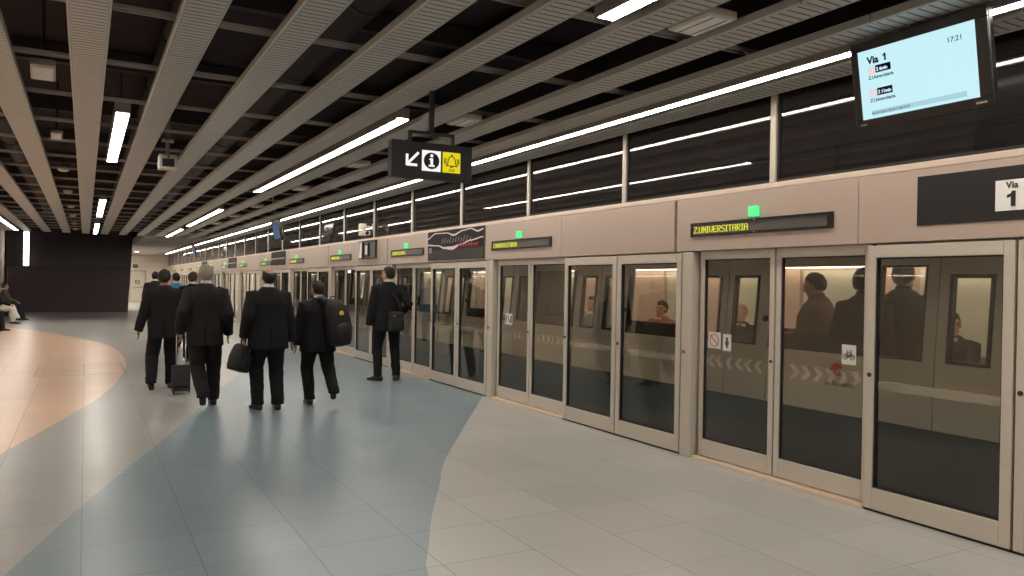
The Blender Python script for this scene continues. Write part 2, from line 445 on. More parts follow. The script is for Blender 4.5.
def person(label, loc, heading=0.0, H=1.75, AL=(-.10, 0, .09), AR=(.10, 0, .09), pL=0.0, pR=0.0, WL=None, WR=None, EL=None, ER=None,
           hip=(0, 0, .92), lean=0.0, head_yaw=0.0, head_pitch=0.0, jacket='suit1', trousers='suit1', shirt='shirt', skin='skin', hair='hair',
           bald=False, girth=1.0, voxel=.009, seated=False, open_front=False, tie=None, group=None, curlL=.5, curlR=.5, seed=1, toeL=0, toeR=0, hemz=None, longhair=False, leg=1.0):
    root = thing('person', label, 'person', loc, (0, 0, math.radians(heading)), group)
    k = H / 1.75
    root.scale = (k, k, k)
    hip = V(hip); dz = hip.z - .92
    sh_off = V((0, lean * .52, 0))
    def T(p):            # upper-body transform: shift with hips, lean with height
        p = V(p); t = max(0, p.z - .92)
        return V((p.x + hip.x, p.y + hip.y + lean * t, p.z + dz - (1 - math.cos(math.atan(lean))) * t))
    hL, hR = hip + V((-.092, 0, 0)), hip + V((.092, 0, 0))
    AL, AR = V(AL), V(AR)
    kpole = V((0, 1, .25))
    kL, kR = ik(hL, AL, .435, .42, kpole + V((-.15, 0, 0))), ik(hR, AR, .435, .42, kpole + V((.15, 0, 0)))
    sL, sR = T((-.182 * girth ** .5, -.005, 1.408)), T((.182 * girth ** .5, -.005, 1.408))
    WL = V(WL) if WL else T((-.265, .04, .885)); WR = V(WR) if WR else T((.265, .04, .885))
    eL = V(EL) if EL else ik(sL, WL, .285, .265, V((-.22, -1, 0))); eR = V(ER) if ER else ik(sR, WR, .285, .265, V((.22, -1, 0)))
    # ---- body (one continuous skinned surface)
    mb = MB()
    hy = Matrix.Rotation(math.radians(head_yaw), 3, 'Z') @ Matrix.Rotation(math.radians(head_pitch), 3, 'X')
    nb = T((0, -.005, 1.545))
    def HD(p): return nb + V((0, .004, -.022)) + hy @ ((V(p) - V((0, -.005, 1.545))) * 1.055)
    mb.ball(HD((0, -.008, 1.655)), (.074, .094, .094), 20, 14, rot=hy)
    mb.ball(HD((0, .03, 1.59)), (.056, .062, .075), 16, 10, rot=hy)
    mb.tube([HD((0, .062, 1.548)), HD((0, .078, 1.542))], [(.032, .022), (.02, .014)], 10)       # chin
    mb.tube([HD((0, .085, 1.655)), HD((0, .108, 1.618)), HD((0, .092, 1.606))], [.009, .015, .012], 8)   # nose
    mb.tube([HD((-.045, .078, 1.672)), HD((0, .09, 1.673)), HD((.045, .078, 1.672))], .010, 8)    # brow
    for s_ in (-1, 1):
        mb.ball(HD((s_ * .079, -.008, 1.63)), (.009, .020, .031), 10, 8, rot=hy)                     # ear
    mb.tube([T((0, -.012, 1.44)), T((0, -.01, 1.50)), HD((0, 0, 1.58))], [(.075, .065), (.056, .058), (.054, .056)], 16)
    mb.rings([[T(q) for q in sring(z, rx * girth, ry * girth)] for z, rx, ry in ((.86, .13, .09), (.95, .145, .1), (1.1, .13, .085), (1.3, .155, .095), (1.41, .15, .08), (1.46, .08, .06))])
    for s_, S, E, W in ((-1, sL, eL, WL), (1, sR, eR, WR)):
        mb.tube([S, (S + E) / 2, E, (E + W) / 2, W], [.046, .042, .036, .036, .026], 12)
        dd = (W - E).normalized()
        hand(mb, W, (V((-.10 * s_, .10, -1)) if W.z < T((0, 0, 1.05)).z and not seated else dd * .9 + V((0, .05, -.2))), V((0, 1, 0)) if abs(dd.y) < .85 else V((-s_, 0, .6)), s_, curlL if s_ < 0 else curlR, .92)
    for h_, k_, a_ in ((hL, kL, AL), (hR, kR, AR)):
        mb.tube([h_, (h_ + k_) / 2, k_, (k_ + a_) / 2 + V((0, -.012, 0)), a_, a_ + V((0, .02, -.03))], [.075, .062, .046, .046, .034, .03], 12)
    me = remesh(mb, max(.0062, voxel * .72), 2, 'body')
    # face colour areas
    eyes = [HD((s_ * .031, .088, 1.648)) for s_ in (-1, 1)]; mouth = HD((0, .092, 1.578))
    for p in me.polygons:
        c = p.center
        if any((c - e).length < .012 for e in eyes): p.material_index = 1
        elif abs((c - mouth).z) < .007 and (c - mouth).length < .024: p.material_index = 2
    b = link('body', me, [M[skin], M['eye'], M['lip']], root, smooth=True)
    # ---- hair
    hm = MB(); rs = []
    n, m_ = 36, 22
    for i in range(m_ + 1):
        el = -PI / 2 + PI * i / m_; el = max(-PI / 2 + .03, min(PI / 2 - .03, el))
        ring = []
        for a in range(n):
            az = 2 * PI * a / n     # 0 = +X, pi/2 = front
            fr = math.sin(az)
            th = (-.88 if not longhair else -1.2) + (.62 * (1 - abs(fr)) ** 2 if fr < .2 and not longhair else 0)
            if fr >= -.05: th = -.2 + .85 * max(0, min(1, (fr + .05) / .42))
            cover = 1 / (1 + math.exp(-(el - th) * 14))
            if bald:
                d_ = V((math.cos(el) * math.cos(az), math.cos(el) * math.sin(az), math.sin(el)))
                cover *= 1 - 1 / (1 + math.exp(-(d_.dot(V((0, -.36, .93))) - .55) * 16))
            d_ = V((math.cos(el) * math.cos(az), math.cos(el) * fr, math.sin(el)))
            th_ = (.007 + .008 * noise.noise(d_ * 4 + V((seed, 0, 0))) + .004 * noise.noise(d_ * 13)) if not bald else .006
            rr = .90 + .10 * cover
            p = V((d_.x * (.0755 + th_ * cover) * rr, d_.y * (.098 + th_ * cover) * rr, d_.z * (.098 + (th_ + .004) * cover) * rr))
            ring.append(HD(V((0, -.008, 1.653)) + p))
        rs.append(ring)
    hm.rings(rs); hm.build('hair', M[hair], root, smooth=True)
    # ---- jacket
    jm = MB(); g = girth
    hz = hemz if hemz is not None else (.755 if not seated else .90)
    prof = [(hz, .222, .150, -.006), (hz + .05, .221, .150, -.006), (.95, .212, .145, -.006), (1.08, .203, .137, 0), (1.2, .210, .140, .005), (1.32, .222, .143, .0), (1.38, .216, .130, -.006), (1.43, .172, .110, -.012), (1.465, .125, .094, -.016), (1.495, .095, .082, -.014), (1.512, .080, .074, -.012)]
    if seated: prof = [q for q in prof if q[0] >= .9 or q[0] == hz]
    prof = sorted(set(prof))
    jm.rings([[T(q) for q in sring(z, rx * (g if z < 1.36 else g ** .5), ry * (g if z < 1.36 else g ** .5), 0, cy, 2.5)] for z, rx, ry, cy in prof])
    for s_, S, E, W in ((-1, sL, eL, WL), (1, sR, eR, WR)):
        d1 = (W - E).normalized()
        jm.tube([S + V((-s_ * .05, 0, .002)), S + V((s_ * .006, 0, -.006)), S * .62 + E * .38, E, E * .5 + W * .5, W - d1 * .005, W + d1 * .022],
                [.072, .086, .079, .071, .064, .056, .054], 16)
    jme = remesh(jm, voxel, 3, 'jacket')
    wrinkle(jme, .0075, (7, 7, 4.5), seed, ((1.0, .1, .6),))
    if not seated and not open_front:
        for v in jme.vertices:      # centre back vent and seam
            if v.co.y < hip.y - .06 and abs(v.co.x - hip.x) < .013:
                v.co.y += .012 if v.co.z < hz + .26 + dz else .003
    jk = link('jacket', jme, M[jacket], root, smooth=True)
    # ---- shirt collar (and shirt front)
    cm = MB()
    cm.tube([T((0, -.012, 1.485)), T((0, -.010, 1.515)), T((0, -.004, 1.538))], [(.070, .066), (.064, .063), (.061, .060)], 20, side=(1, 0, 0))
    if open_front:
        yb = .128 * g
        poly = [(-.062, 1.49), (.062, 1.49), (.008, 1.12), (-.008, 1.12)]
        vs = []
        for x, z in poly:
            for dy_ in (-.05, .014): vs.append(T((x, (yb - .02 if z > 1.4 else yb) + dy_ + (-.045 if z > 1.4 else 0), z)))
        cm.add(vs, [(0, 2, 4, 6), (1, 7, 5, 3), (0, 1, 3, 2), (2, 3, 5, 4), (4, 5, 7, 6), (6, 7, 1, 0)])
    cm.build('shirt', M[shirt], root, smooth=not open_front)
    if tie:
        tm = MB(); vs = []
        for x, z in ((-.018, 1.485), (.018, 1.485), (.026, 1.2), (-.026, 1.2)):
            for dy_ in (0, .012): vs.append(T((x, (yb - .05 if z > 1.4 else yb) + .012 + dy_, z)))
        tm.add(vs, [(0, 2, 4, 6), (1, 7, 5, 3), (0, 1, 3, 2), (2, 3, 5, 4), (4, 5, 7, 6), (6, 7, 1, 0)])
        tm.build('tie', M[tie], root)
    # ---- trousers
    tm = MB()
    tm.rings([[q + V((hip.x, hip.y, dz)) for q in sring(z, rx * g, ry * g)] for z, rx, ry in ((.83, .165, .118), (.90, .178, .125), (.98, .172, .12), (1.03, .165, .115))])
    for h_, k_, a_, s_ in ((hL, kL, AL, -1), (hR, kR, AR, 1)):
        ad = (a_ - k_).normalized()
        tm.tube([h_ + V((0, 0, .01)), h_ * .65 + k_ * .35, h_ * .25 + k_ * .75, k_, k_ * .6 + a_ * .4 + V((0, -.012, 0)), a_ + V((0, -.004, .03)), a_ + ad * .022],
                [(.104 * g, .112), (.104 * g, .108), (.096 * leg, .098 * leg), (.090 * leg, .094 * leg), (.082 * leg, .088 * leg), (.074 * leg, .082 * leg), (.075 * leg, .085 * leg)], 16)
    tme = remesh(tm, voxel, 3, 'trousers')
    wrinkle(tme, .007, (5, 5, 9), seed + 5, ((.16, .09, 1.0), (.5, .1, .7)))
    link('trousers', tme, M[trousers], root, smooth=True)
    # ---- shoes
    for a_, pit, toe in ((AL, pL, toeL), (AR, pR, toeR)):
        R = Matrix.Rotation(math.radians(toe), 3, 'Z') @ Matrix.Rotation(math.radians(-pit), 3, 'X')
        sm = MB(); rg = []
        for y, w_, z0, z1 in ((-.082, .018, -.075, -.035), (-.072, .032, -.09, -.012), (-.02, .037, -.09, .015), (.04, .038, -.09, -.005), (.10, .045, -.09, -.032), (.15, .044, -.09, -.045), (.185, .032, -.088, -.055), (.205, .010, -.082, -.066)):
            ring = []
            for t in range(16):
                an = 2 * PI * t / 16; c_, s2 = math.cos(an), math.sin(an)
                x = w_ * math.copysign(abs(c_) ** .7, c_); z = (z0 + z1) / 2 + (z1 - z0) / 2 * math.copysign(abs(s2) ** .7, s2)
                ring.append(a_ + R @ V((x * 1.14, y * 1.08, z)))
            rg.append(ring)
        sm.rings(rg); sm.build('shoe', M['leather'], root, smooth=True)
    root['_'] = 0; del root['_']
    return root

# --- the group walking away down the platform
p1 = person('person in black suit with reddish collar pulling a small case, leftmost of the walking men', (1.0, 12.12, 0), -6, 1.74,
            AL=(-.15, -.17, .14), AR=(.10, .20, .09), pL=-34, pR=4, WL=(-.33, -.02, .88), WR=(.30, -.02, .87), head_yaw=-14, jacket='suit1', trousers='suit1', shirt='redcollar', skin='skin2', girth=.95, seed=2, toeL=14)
p2 = person('person with short grey hair in charcoal suit, seen from behind with hands empty', (1.335, 10.38, 0), -3, 1.80,
            AL=(-.03, -.20, .155), AR=(.11, .10, .09), pL=-46, WL=(-.285, .0, .93), WR=(.275, .06, .90), hip=(0, 0, .915), head_yaw=-4, jacket='suit2', trousers='suit2', shirt='shirt', hair='hairgrey', girth=.97, seed=3)
p3 = person('person with balding crown in dark suit carrying a black bag in the left hand', (1.99, 9.8, 0), 2, 1.76,
            AL=(-.10, .06, .09), AR=(.12, -.03, .09), WL=(-.285, .02, .92), WR=(.30, .0, .86), head_yaw=2, jacket='suit3', trousers='suit3', shirt='shirt', skin='skin2', bald=True, girth=1.10, seed=4, curlL=1.0, toeL=8, toeR=-8)
p4 = person('short person in black suit with a bulky backpack over the right shoulder', (2.665, 10.02, 0), 0, 1.62,
            AL=(-.09, .05, .09), AR=(.16, -.28, .20), pR=-62, WL=(-.30, .04, .86), WR=(.28, .08, .9), hip=(.0, 0, .91), head_yaw=4, head_pitch=-6, jacket='suit1', trousers='suit1', shirt='shirt', skin='skin2', girth=1.12, seed=5, toeR=-12)
p5 = person('person in black suit standing still by the glass doors looking left with hand on hip', (4.33, 11.98, 0), -8, 1.87,
            AL=(-.14, .0, .09), AR=(.15, .03, .09), WL=(-.275, .03, .87), WR=(.185, .10, 1.0), ER=(.305, -.10, 1.17), head_yaw=42, jacket='suit3', trousers='suit1', shirt='shirt', girth=.94, leg=.86, seed=6, toeL=35, toeR=-20)
p6 = person('person in dark suit walking far ahead, partly hidden behind the leftmost man', (1.60, 22.0, 0), -8, 1.79, AL=(-.1, .15, .09), AR=(.1, -.15, .12), pR=-20, head_yaw=-15, jacket='suit2', trousers='suit2', skin='skin2', voxel=.016, seed=7)
p7 = person('person in blue shirt walking far ahead between two dark suited men', (1.86, 19.6, 0), 5, 1.75, AL=(-.1, -.15, .12), AR=(.1, .15, .09), pL=-20, head_yaw=10, jacket='bluecloth', trousers='denim', skin='skin2', voxel=.016, seed=8)
p8 = person('person in dark suit ahead, head turned right, beside the grey haired man', (1.83, 16.0, 0), -10, 1.75, AL=(-.1, .15, .09), AR=(.1, -.12, .11), pR=-15, head_yaw=-30, jacket='suit1', trousers='suit1', skin='skin', hair='hairbrown', voxel=.014, seed=9)

# --- waiting people on the bench at the far left
sit = dict(hip=(0, 0, .53), AL=(-.11, .47, .09), AR=(.11, .47, .09), seated=True, voxel=.014, WL=(-.13, .36, .66), WR=(.13, .36, .66))
person('seated person in dark clothes on the far left bench with legs stretched towards the walkway', (-2.55, 33.6, 0), -90, 1.75, jacket='brown', trousers='denim', skin='skin', hair='hairbrown', seed=11, **{**sit, 'AR': (.11, .56, .12), 'pR': 10})
person('seated person in pale cream trousers on the far left bench', (-2.57, 31.0, 0), -90, 1.72, jacket='suit2', trousers='cream', skin='skin2', hair='hair', seed=12, **{**sit, 'AL': (-.05, .58, .2)})
person('seated person with dark trousers nearest on the far left bench, black shoes showing', (-2.60, 27.0, 0), -90, 1.76, jacket='suit2', trousers='suit2', skin='skin2', hair='hair', seed=13, **sit)

# --- passengers inside the train
pv = .014
person('passenger in olive jacket standing behind the large train window, facing left', (6.12, 5.02, .04), 22, 1.73, jacket='brown', trousers='denim', skin='skin', hair='hair', head_pitch=-14, girth=1.15, shirt='brown', voxel=pv, seed=21, WL=(-.12, .3, 1.15), WR=(.14, .3, 1.12))
person('passenger in dark coat standing with back to the large train window', (5.86, 4.32, .04), -90, 1.76, jacket='suit2', trousers='suit2', skin='skin2', hair='hair', shirt='suit2', girth=.92, voxel=pv, seed=22)
person('tall passenger in dark coat standing behind the nearest train door', (6.22, 4.20, .04), -80, 1.82, jacket='suit3', trousers='suit2', skin='skin2', hair='hair', shirt='suit3', girth=1.1, voxel=pv, seed=23)
sit2 = dict(hip=(0, 0, .56), AL=(-.11, .43, .09), AR=(.11, .43, .09), seated=True, voxel=pv, WL=(-.13, .36, .69), WR=(.13, .36, .69), open_front=True)
person('grey haired passenger in black suit and white shirt seen through a train door window', (7.45, 7.30, .04), 134, 1.72, jacket='suit1', trousers='suit1', skin='skin', hair='hairgrey', tie='ink', seed=24, **sit2)
person('passenger in dark suit and pink shirt seated behind the nearest train door window', (7.55, 4.58, .04), 118, 1.72, jacket='suit2', trousers='suit2', shirt='pink', skin='skin', hair='hair', seed=25, **{**sit2, 'head_yaw': 18})
person('fair haired seated passenger with head low in the second train window', (7.5, 8.93, .04), 100, 1.72, jacket='rust', trousers='denim', skin='skin', hair='hairbrown', seed=26, **sit2)
person('passenger in grey blue top seated behind the third train door window', (7.5, 10.72, .04), 110, 1.76, jacket='greycloth', trousers='denim', skin='skin', hair='hair', seed=27, **sit2)
#PART2
# ------------------------------------------------------------------ the station shell
XL, XR, YB, YE, HC = -3.15, 5.0, -8.0, 58.7, 3.2
PX = 5.0                       # face of the platform screen
def S(name, mb, mat, label=None, **k): return structure(mb.build(name, mat, **k), label)
S('floor', MB().box(XL - .2, 5.14, YB - .2, YE + .2, -.12, 0), M['floor'], 'tiled platform floor with peach, grey, blue and pale curved zones')
S('wall_left', MB().box(XL - .2, XL, YB, YE, 0, 4.3), M['beige'])
S('wall_behind', MB().box(XL - .2, 9, YB - .2, YB, -1.3, 4.3), M['beige'])
S('wall_back', MB().box(XL - .2, 9.2, YE, YE + .2, -1.3, 4.3), brick_mat('end_wall_panels', (.74, .65, .55), (.70, .61, .52), (.56, .48, .41)), 'pale panelled end wall')
S('wall_right', MB().box(PX, PX + .14, YB, 1.42, 0, 3.3), M['fascia'])
S('wall_tunnel', MB().box(8.9, 9.1, YB, YE, -1.3, 4.4), M['tunnel'])
S('trim_1', MB().box(5.14, 9.0, YB, YE, -1.4, -1.3), M['tunnel'], 'track bed')
S('trim_2', MB().box(5.02, 5.14, YB, YE, -1.3, -.0005), M['tunnel'], 'platform edge')
# dark wall closing the platform: trapezoid lower and upper panels
def trap(x0a, x1a, x0b, x1b, y0, y1, z0, z1):
    return MB().hexa([(x0a, y0, z0), (x1a, y0, z0), (x1a, y1, z0), (x0a, y1, z0), (x0b, y0, z1), (x1b, y0, z1), (x1b, y1, z1), (x0b, y1, z1)])
S('wall_dark', trap(-3.0, 1.80, -3.05, 1.90, 41.0, 42.6, 0, 2.04), M['darkwall_low'], 'dark lower wall at the far end of the platform')
S('wall_dark_upper', trap(-3.05, 1.90, -3.12, 2.0, 40.94, 42.6, 2.045, 4.2), M['darkwall_top'], 'black upper wall band at the far end of the platform')
# ceiling: black void over the slats, plaster beyond the slats
S('ceiling', MB().box(XL - .2, 9.1, YB, YE, 4.2, 4.4), M['dark'], 'black ceiling void')
S('trim_3', MB().box(1.95, 4.15, 32.2, YE, HC, HC + .25), M['plaster'], 'plain grey plaster ceiling beyond the slats')
S('trim_6', MB().box(XL, 1.94, 42.65, YE, HC, HC + .2), M['plaster'], 'plaster ceiling behind the dark wall')
S('trim_4', MB().box(XL, -2.22, YB, 32, HC, HC + .2), M['plaster'], 'plaster edge of the ceiling on the left')
S('trim_5', MB().box(4.93, 5.02, 1.42, YE, 3.26, 4.2), M['dark'], 'black closing panel above the upper glazing')

# joists and ducts in the void
for i in range(14):
    y = -4.4 + i * 2.86
    tag(MB().box(XL, 4.9, y, y + .10, 3.98, 4.18).build('ceiling_joist', M['duct']), 'dark joist in the ceiling void, %s of those from the camera end' % (ORD[i]), 'joist', 'dark joists above the slats')
for i, (x, r, z) in enumerate(((-1.15, .16, 4.0), (.75, .11, 4.05), (1.95, .2, 3.96), (3.55, .14, 4.02))):
    d = MB().tube([(x, YB + .2, z), (x, 32, z)], r, 14)
    for k in range(16): d.tube([(x, -6 + k * 2.4, z), (x, -5.94 + k * 2.4, z)], r + .015, 14).box(x - .01, x + .01, -6 + k * 2.4, -5.97 + k * 2.4, z, 4.195)
    tag(d.build('air_duct', M['duct'], smooth=True), 'dark round air duct high in the ceiling void, %s from the left' % ('first', 'second', 'third', 'fourth')[i], 'duct', 'ducts in the ceiling void')
# double cross rails carrying the slats
for i in range(27):
    y = 6.95 - 1.43 * 5 + 1.43 * i
    if y > 31.8: break
    mb = MB()
    mb.box(XL + .8, 4.9, y - .042, y - .030, 3.31, 3.335); mb.box(XL + .8, 4.9, y + .030, y + .042, 3.31, 3.335)
    for k in range(13): mb.box(-2.4 + .6 * k - .015, -2.4 + .6 * k + .015, y - .03, y + .03, 3.315, 3.33); mb.box(-2.4 + .6 * k - .008, -2.4 + .6 * k + .008, y - .008, y + .008, 3.25, 3.32)
    n = i - 5
    lab = ('double metal cross rail of the ceiling, number %d counted from the top of the photo' % (n + 1)) if n >= 0 else 'double metal cross rail of the ceiling above the camera, %d before the first in view' % (-n)
    tag(mb.build('ceiling_rail', M['rail']), lab, 'ceiling rail', 'cross rails above the slats')

# slats
def slat_mesh(w, h, y0, y1):
    mb = MB(); t = .012
    poly = [(-w / 2, h), (-w / 2, .006), (-w / 2 + .006, 0), (w / 2 - .006, 0), (w / 2, .006), (w / 2, h), (w / 2 - t, h), (w / 2 - t, t), (-w / 2 + t, t), (-w / 2 + t, h)]
    return mb.prism(poly, y0, y1).mesh('ceiling_baffle')
SL = slat_mesh(.24, .055, YB + .3, 32.0); SL.materials.append(M['slat'])
where = {-3: 'leftmost grey ceiling slat, at the left edge by the wall lamp', -2: 'grey ceiling slat second from the left', -1: 'grey ceiling slat cut by the left edge of the photo, left of the square loudspeaker', 0: 'grey ceiling slat running straight ahead right of the square loudspeaker',
         1: 'grey ceiling slat just right of the short lit lamps', 2: 'grey ceiling slat second to the right of the short lit lamps', 3: 'grey ceiling slat third to the right of the short lit lamps', 4: 'grey ceiling slat left of the long lit lamps by the hanging sign',
         5: 'grey ceiling slat right of the long lit lamps by the hanging sign', 6: 'grey ceiling slat right of the white ceiling panel boxes', 7: 'grey ceiling slat left of the continuous light strip', 8: 'grey ceiling slat between the light strip and the glazing'}
for k in range(-3, 9):
    if k == 8:
        me = slat_mesh(.30, .055, 1.0, 55.0); me.materials.append(M['slat'])
    else: me = SL
    o = bpy.data.objects.new('ceiling_baffle', me); COL.objects.link(o); o.location = (.6 * k, 0, HC)
    tag(o, where[k], 'ceiling slat', 'long perforated ceiling slats')

# ceiling lamps
def lamp(x, y0, y1, label, w=.115, group='linear ceiling lamps'):
    t = thing('ceiling_lamp', label, 'lamp', (x, y0, HC), group=group); L = y1 - y0
    mb = MB(); mb.box(-w / 2 - .012, w / 2 + .012, 0, L, .012, .115); mb.box(-w / 2 - .012, -w / 2, 0, L, -.004, .012); mb.box(w / 2, w / 2 + .012, 0, L, -.004, .012)
    mb.build('housing', M['housing'], t)
    MB().box(-w / 2, w / 2, .012, L - .012, -.001, .011).build('diffuser', M['lamp'], t)
    for f in (.12, .88):
        MB().box(-.012, .012, L * f - .012, L * f + .012, .11, .5).build('hanger', M['duct'], t)
    return t
lamp(.3, 8.42, 12.0, 'nearest short lit ceiling lamp over the walkway, between two slats at upper left')
lamp(.3, 18.0, 22.9, 'second lit ceiling lamp in the left row over the walkway')
lamp(.3, 26.1, 31.9, 'farthest lit ceiling lamp in the left row, just before the dark wall')
lamp(2.7, -3.6, 3.79, 'long lit ceiling lamp cut by the top edge of the photo')
lamp(2.7, 7.13, 14.5, 'long lit ceiling lamp ending beside the hanging information sign')
lamp(2.7, 18.7, 25.2, 'lit ceiling lamp beyond the hanging sign, second smallest in its row')
lamp(2.7, 27.0, 31.9, 'smallest lit ceiling lamp in the row left of the hanging sign')
lamp(-2.1, 23.0, 31.6, 'lit ceiling lamp at the left edge above the seated people')
lamp(-2.1, 11.8, 20.2, 'added unseen ceiling lamp brightening the left floor, just outside the left edge', group=None)  # unseen lamp added to brighten the peach floor on the left
lamp(-2.1, 2.0, 10.0, 'added unseen ceiling lamp brightening the left floor, far outside the left edge', group=None)  # another out-of-view lamp added for the left floor
lamp(.3, -3.0, 2.5, 'lit ceiling lamp over the walkway behind the camera', group=None)
for i, (x, y0, y1) in enumerate(((-.8, 44.5, 57.9), (.9, 44.5, 57.9))):  # wide hidden lamps added to brighten the end wall
    lamp(x, y0, y1, 'added unseen ceiling lamp behind the dark wall, brightening the far end, %s' % ('left one' if i == 0 else 'right one'), .34, None).location.z = HC - .125
t = thing('linear_light', 'continuous lit ceiling strip along the platform screen', 'lamp', (4.5, 0, HC))
mb = MB(); mb.box(-.075, .075, -6, 54, .012, .14); mb.box(-.075, -.045, -6, 54, -.004, .012); mb.box(.045, .075, -6, 54, -.004, .012); mb.build('housing', M['housing'], t)
for k in range(20):
    MB().box(-.045, .045, -6 + 3 * k + .004, -3 + 3 * k - .004, -.002, .011).build('diffuser', M['lamp'], t)
# vertical lamp on the dark wall
t = thing('wall_lamp', 'tall lit vertical lamp on the dark wall at the far left', 'lamp', (-2.33, 40.9, 2.10))
MB().box(-.115, .115, -.02, .05, -.03, 1.52).build('housing', M['housing'], t)
MB().box(-.095, .095, -.05, -.02, 0, 1.5).build('diffuser', M['wlamp'], t)
# loudspeaker boxes between slats
for i, y in enumerate((7.1, 10.4, 13.6, 17.1, 20.6, 23.6, 27.0, 30.2)):
    tilt = .55 if i < 2 else .0; kk = (1.0, .72)[min(i, 1)]
    t = thing('ceiling_speaker', ('square' if i < 2 else 'round') + ' pale loudspeaker hung over the walkway between slats, %s from the camera' % ORD[i], 'loudspeaker', (-.31, y, HC + (.025 if i == 0 else .05)), group='ceiling loudspeakers over the walkway')
    if i < 2:
        c = Matrix.Rotation(-tilt, 3, 'X')
        mb = MB(); mb.box(-.085 * kk, .085 * kk, -.085 * kk, .085 * kk, -.035 * kk, .045 * kk); mb.v = [tuple(c @ V(p)) for p in mb.v]; mb.build('body', M['offwhite'], t, bevel=.012)
        mb = MB(); mb.box(-.068 * kk, .068 * kk, -.068 * kk, .068 * kk, -.041 * kk, -.03 * kk); mb.v = [tuple(c @ V(p)) for p in mb.v]; mb.build('grille', M['white'], t, bevel=.004)
    else:
        MB().rings([[V((r * math.cos(a * PI / 10), r * math.sin(a * PI / 10), z)) for a in range(20)] for r, z in ((.03, -.035), (.065, -.032), (.08, -.018), (.08, .01), (.055, .03))]).build('body', M['offwhite'], t, smooth=True)
        MB().disc((0, 0, -.036), (0, 0, 1), .052, .006, 20).build('grille', M['white'], t)
    MB().tube([(0, 0, .05), (0, 0, .62)], .012, 8).build('stem', M['duct'], t)
for i, y in enumerate((3.6, 7.0, 10.4, 13.7, 17.6, 20.6, 23.6, 27.0, 30.2)):
    t = thing('ceiling_unit', 'pale rectangular panel box between slats above the screen doors, %s from the camera' % ORD[i], 'panel box', (3.3, y, HC + .018), group='panel boxes above the platform')
    mb = MB(); mb.box(-.115, .115, -.185, .185, .0, .05); mb.build('body', M['offwhite'], t, bevel=.008)
    mb = MB(); mb.box(-.095, .095, -.165, .165, -.008, .002); mb.build('cover', M['white'], t, bevel=.003)
    mb = MB()
    for xx in (-.05, .05): mb.box(xx - .003, xx + .003, -.16, .16, -.011, -.007)
    mb.build('slot', M['duct'], t)
    MB().box(-.012, .012, -.1, .1, .05, .32).build('hanger', M['duct'], t)
t = thing('floor_hatch', 'thin rectangular hatch outline in the peach floor zone', 'hatch', (0, 0, 0))
mb = MB(); x0, x1, y0, y1 = -.70, .62, 14.45, 16.1
for a, b_, c, d in ((x0, x1, y0, y0 + .02), (x0, x1, y1 - .02, y1), (x0, x0 + .012, y0, y1), (x1 - .012, x1, y0, y1), (-.006, .006, y0, y1)): mb.box(a, b_, c, d, 0, .0015)
mb.build('frame', M['housing'], t)
# hanging camera
t = thing('security_camera', 'small white box camera with dark front hung on a stem from the ceiling', 'camera', (.90, 10.67, 3.09))
MB().box(-.105, .105, -.04, .20, -.095, .085).build('body', M['offwhite'], t, bevel=.01)
MB().box(-.07, .07, -.05, -.035, -.07, .03).build('lens_window', M['black'], t, bevel=.004)
MB().disc((0, -.045, .058), (0, 1, 0), .012, .014, 12).build('sensor', M['black'], t)
MB().tube([(0, .08, .08), (0, .08, .75)], .026, 10).build('stem', M['rail'], t)
MB().box(-.07, .07, .01, .15, .26, .285).build('bracket', M['rail'], t)
t = thing('downlight', 'small round downlight in the plaster ceiling near the end wall', 'lamp', (2.62, 50.0, HC))
MB().disc((0, 0, -.02), (0, 0, 1), .16, .05, 20).build('rim', M['white'], t); MB().disc((0, 0, -.05), (0, 0, 1), .12, .02, 20).build('diffuser', M['dimlamp'], t)

# end wall door and sign
t = structure(MB().box(2.72, 3.60, YE - .06, YE, 0, 2.09).build('door_1', M['frame'], bevel=.01), 'pale door in the end wall')
MB().box(2.66, 2.72, YE - .07, YE, 0, 2.14).box(3.60, 3.66, YE - .07, YE, 0, 2.14).box(2.66, 3.66, YE - .07, YE, 2.09, 2.15).build('frame', M['housing'], t)
MB().tube([(2.85, YE - .11, 1.0), (3.47, YE - .11, 1.0)], .02, 8).box(2.84, 2.88, YE - .11, YE - .06, .97, 1.03).box(3.44, 3.48, YE - .11, YE - .06, .97, 1.03).build('push_bar', M['steel'], t)
s = thing('exit_sign', 'small black and pale green exit sign on the end wall door', 'sign', (3.14, YE - .065, 1.36))
MB().box(-.15, .15, -.012, 0, -.12, .12).build('panel', M['ink'], s); MB().box(-.115, .115, -.016, -.011, -.085, .085).build('face', M['greensign'], s)
mb = MB(); mb.stroke([(-.07, -.05), (-.03, 0), (-.05, .05)], .025, -.02, -.015); mb.stroke([(-.03, 0), (.0, -.05)], .02, -.02, -.015); mb.stroke([(.02, 0), (.09, 0)], .02, -.02, -.015); mb.stroke([(.06, .03), (.09, 0), (.06, -.03)], .018, -.02, -.015); mb.build('running_mark', M['ink'], s)
s = thing('camera_box', 'small black box on the end wall above the door', 'box', (3.0, YE - .08, 2.44))
MB().box(-.14, .14, -.08, .085, -.12, .12).build('body', M['ink'], s, bevel=.01); MB().box(-.07, .07, -.09, -.078, -.06, .06).build('face', M['tgrey'], s)

# bench for the waiting people
t = thing('bench', 'long bench along the left wall under the seated people', 'bench', (-2.80, 31.0, 0))
MB().box(-.24, .26, -6, 6, .375, .425).build('seat', M['tgrey'], t, bevel=.01)
for y in (-5.5, -2.7, 0, 2.7, 5.5): MB().box(-.2, .16, y - .03, y + .03, 0, .375).build('leg', M['duct'], t)

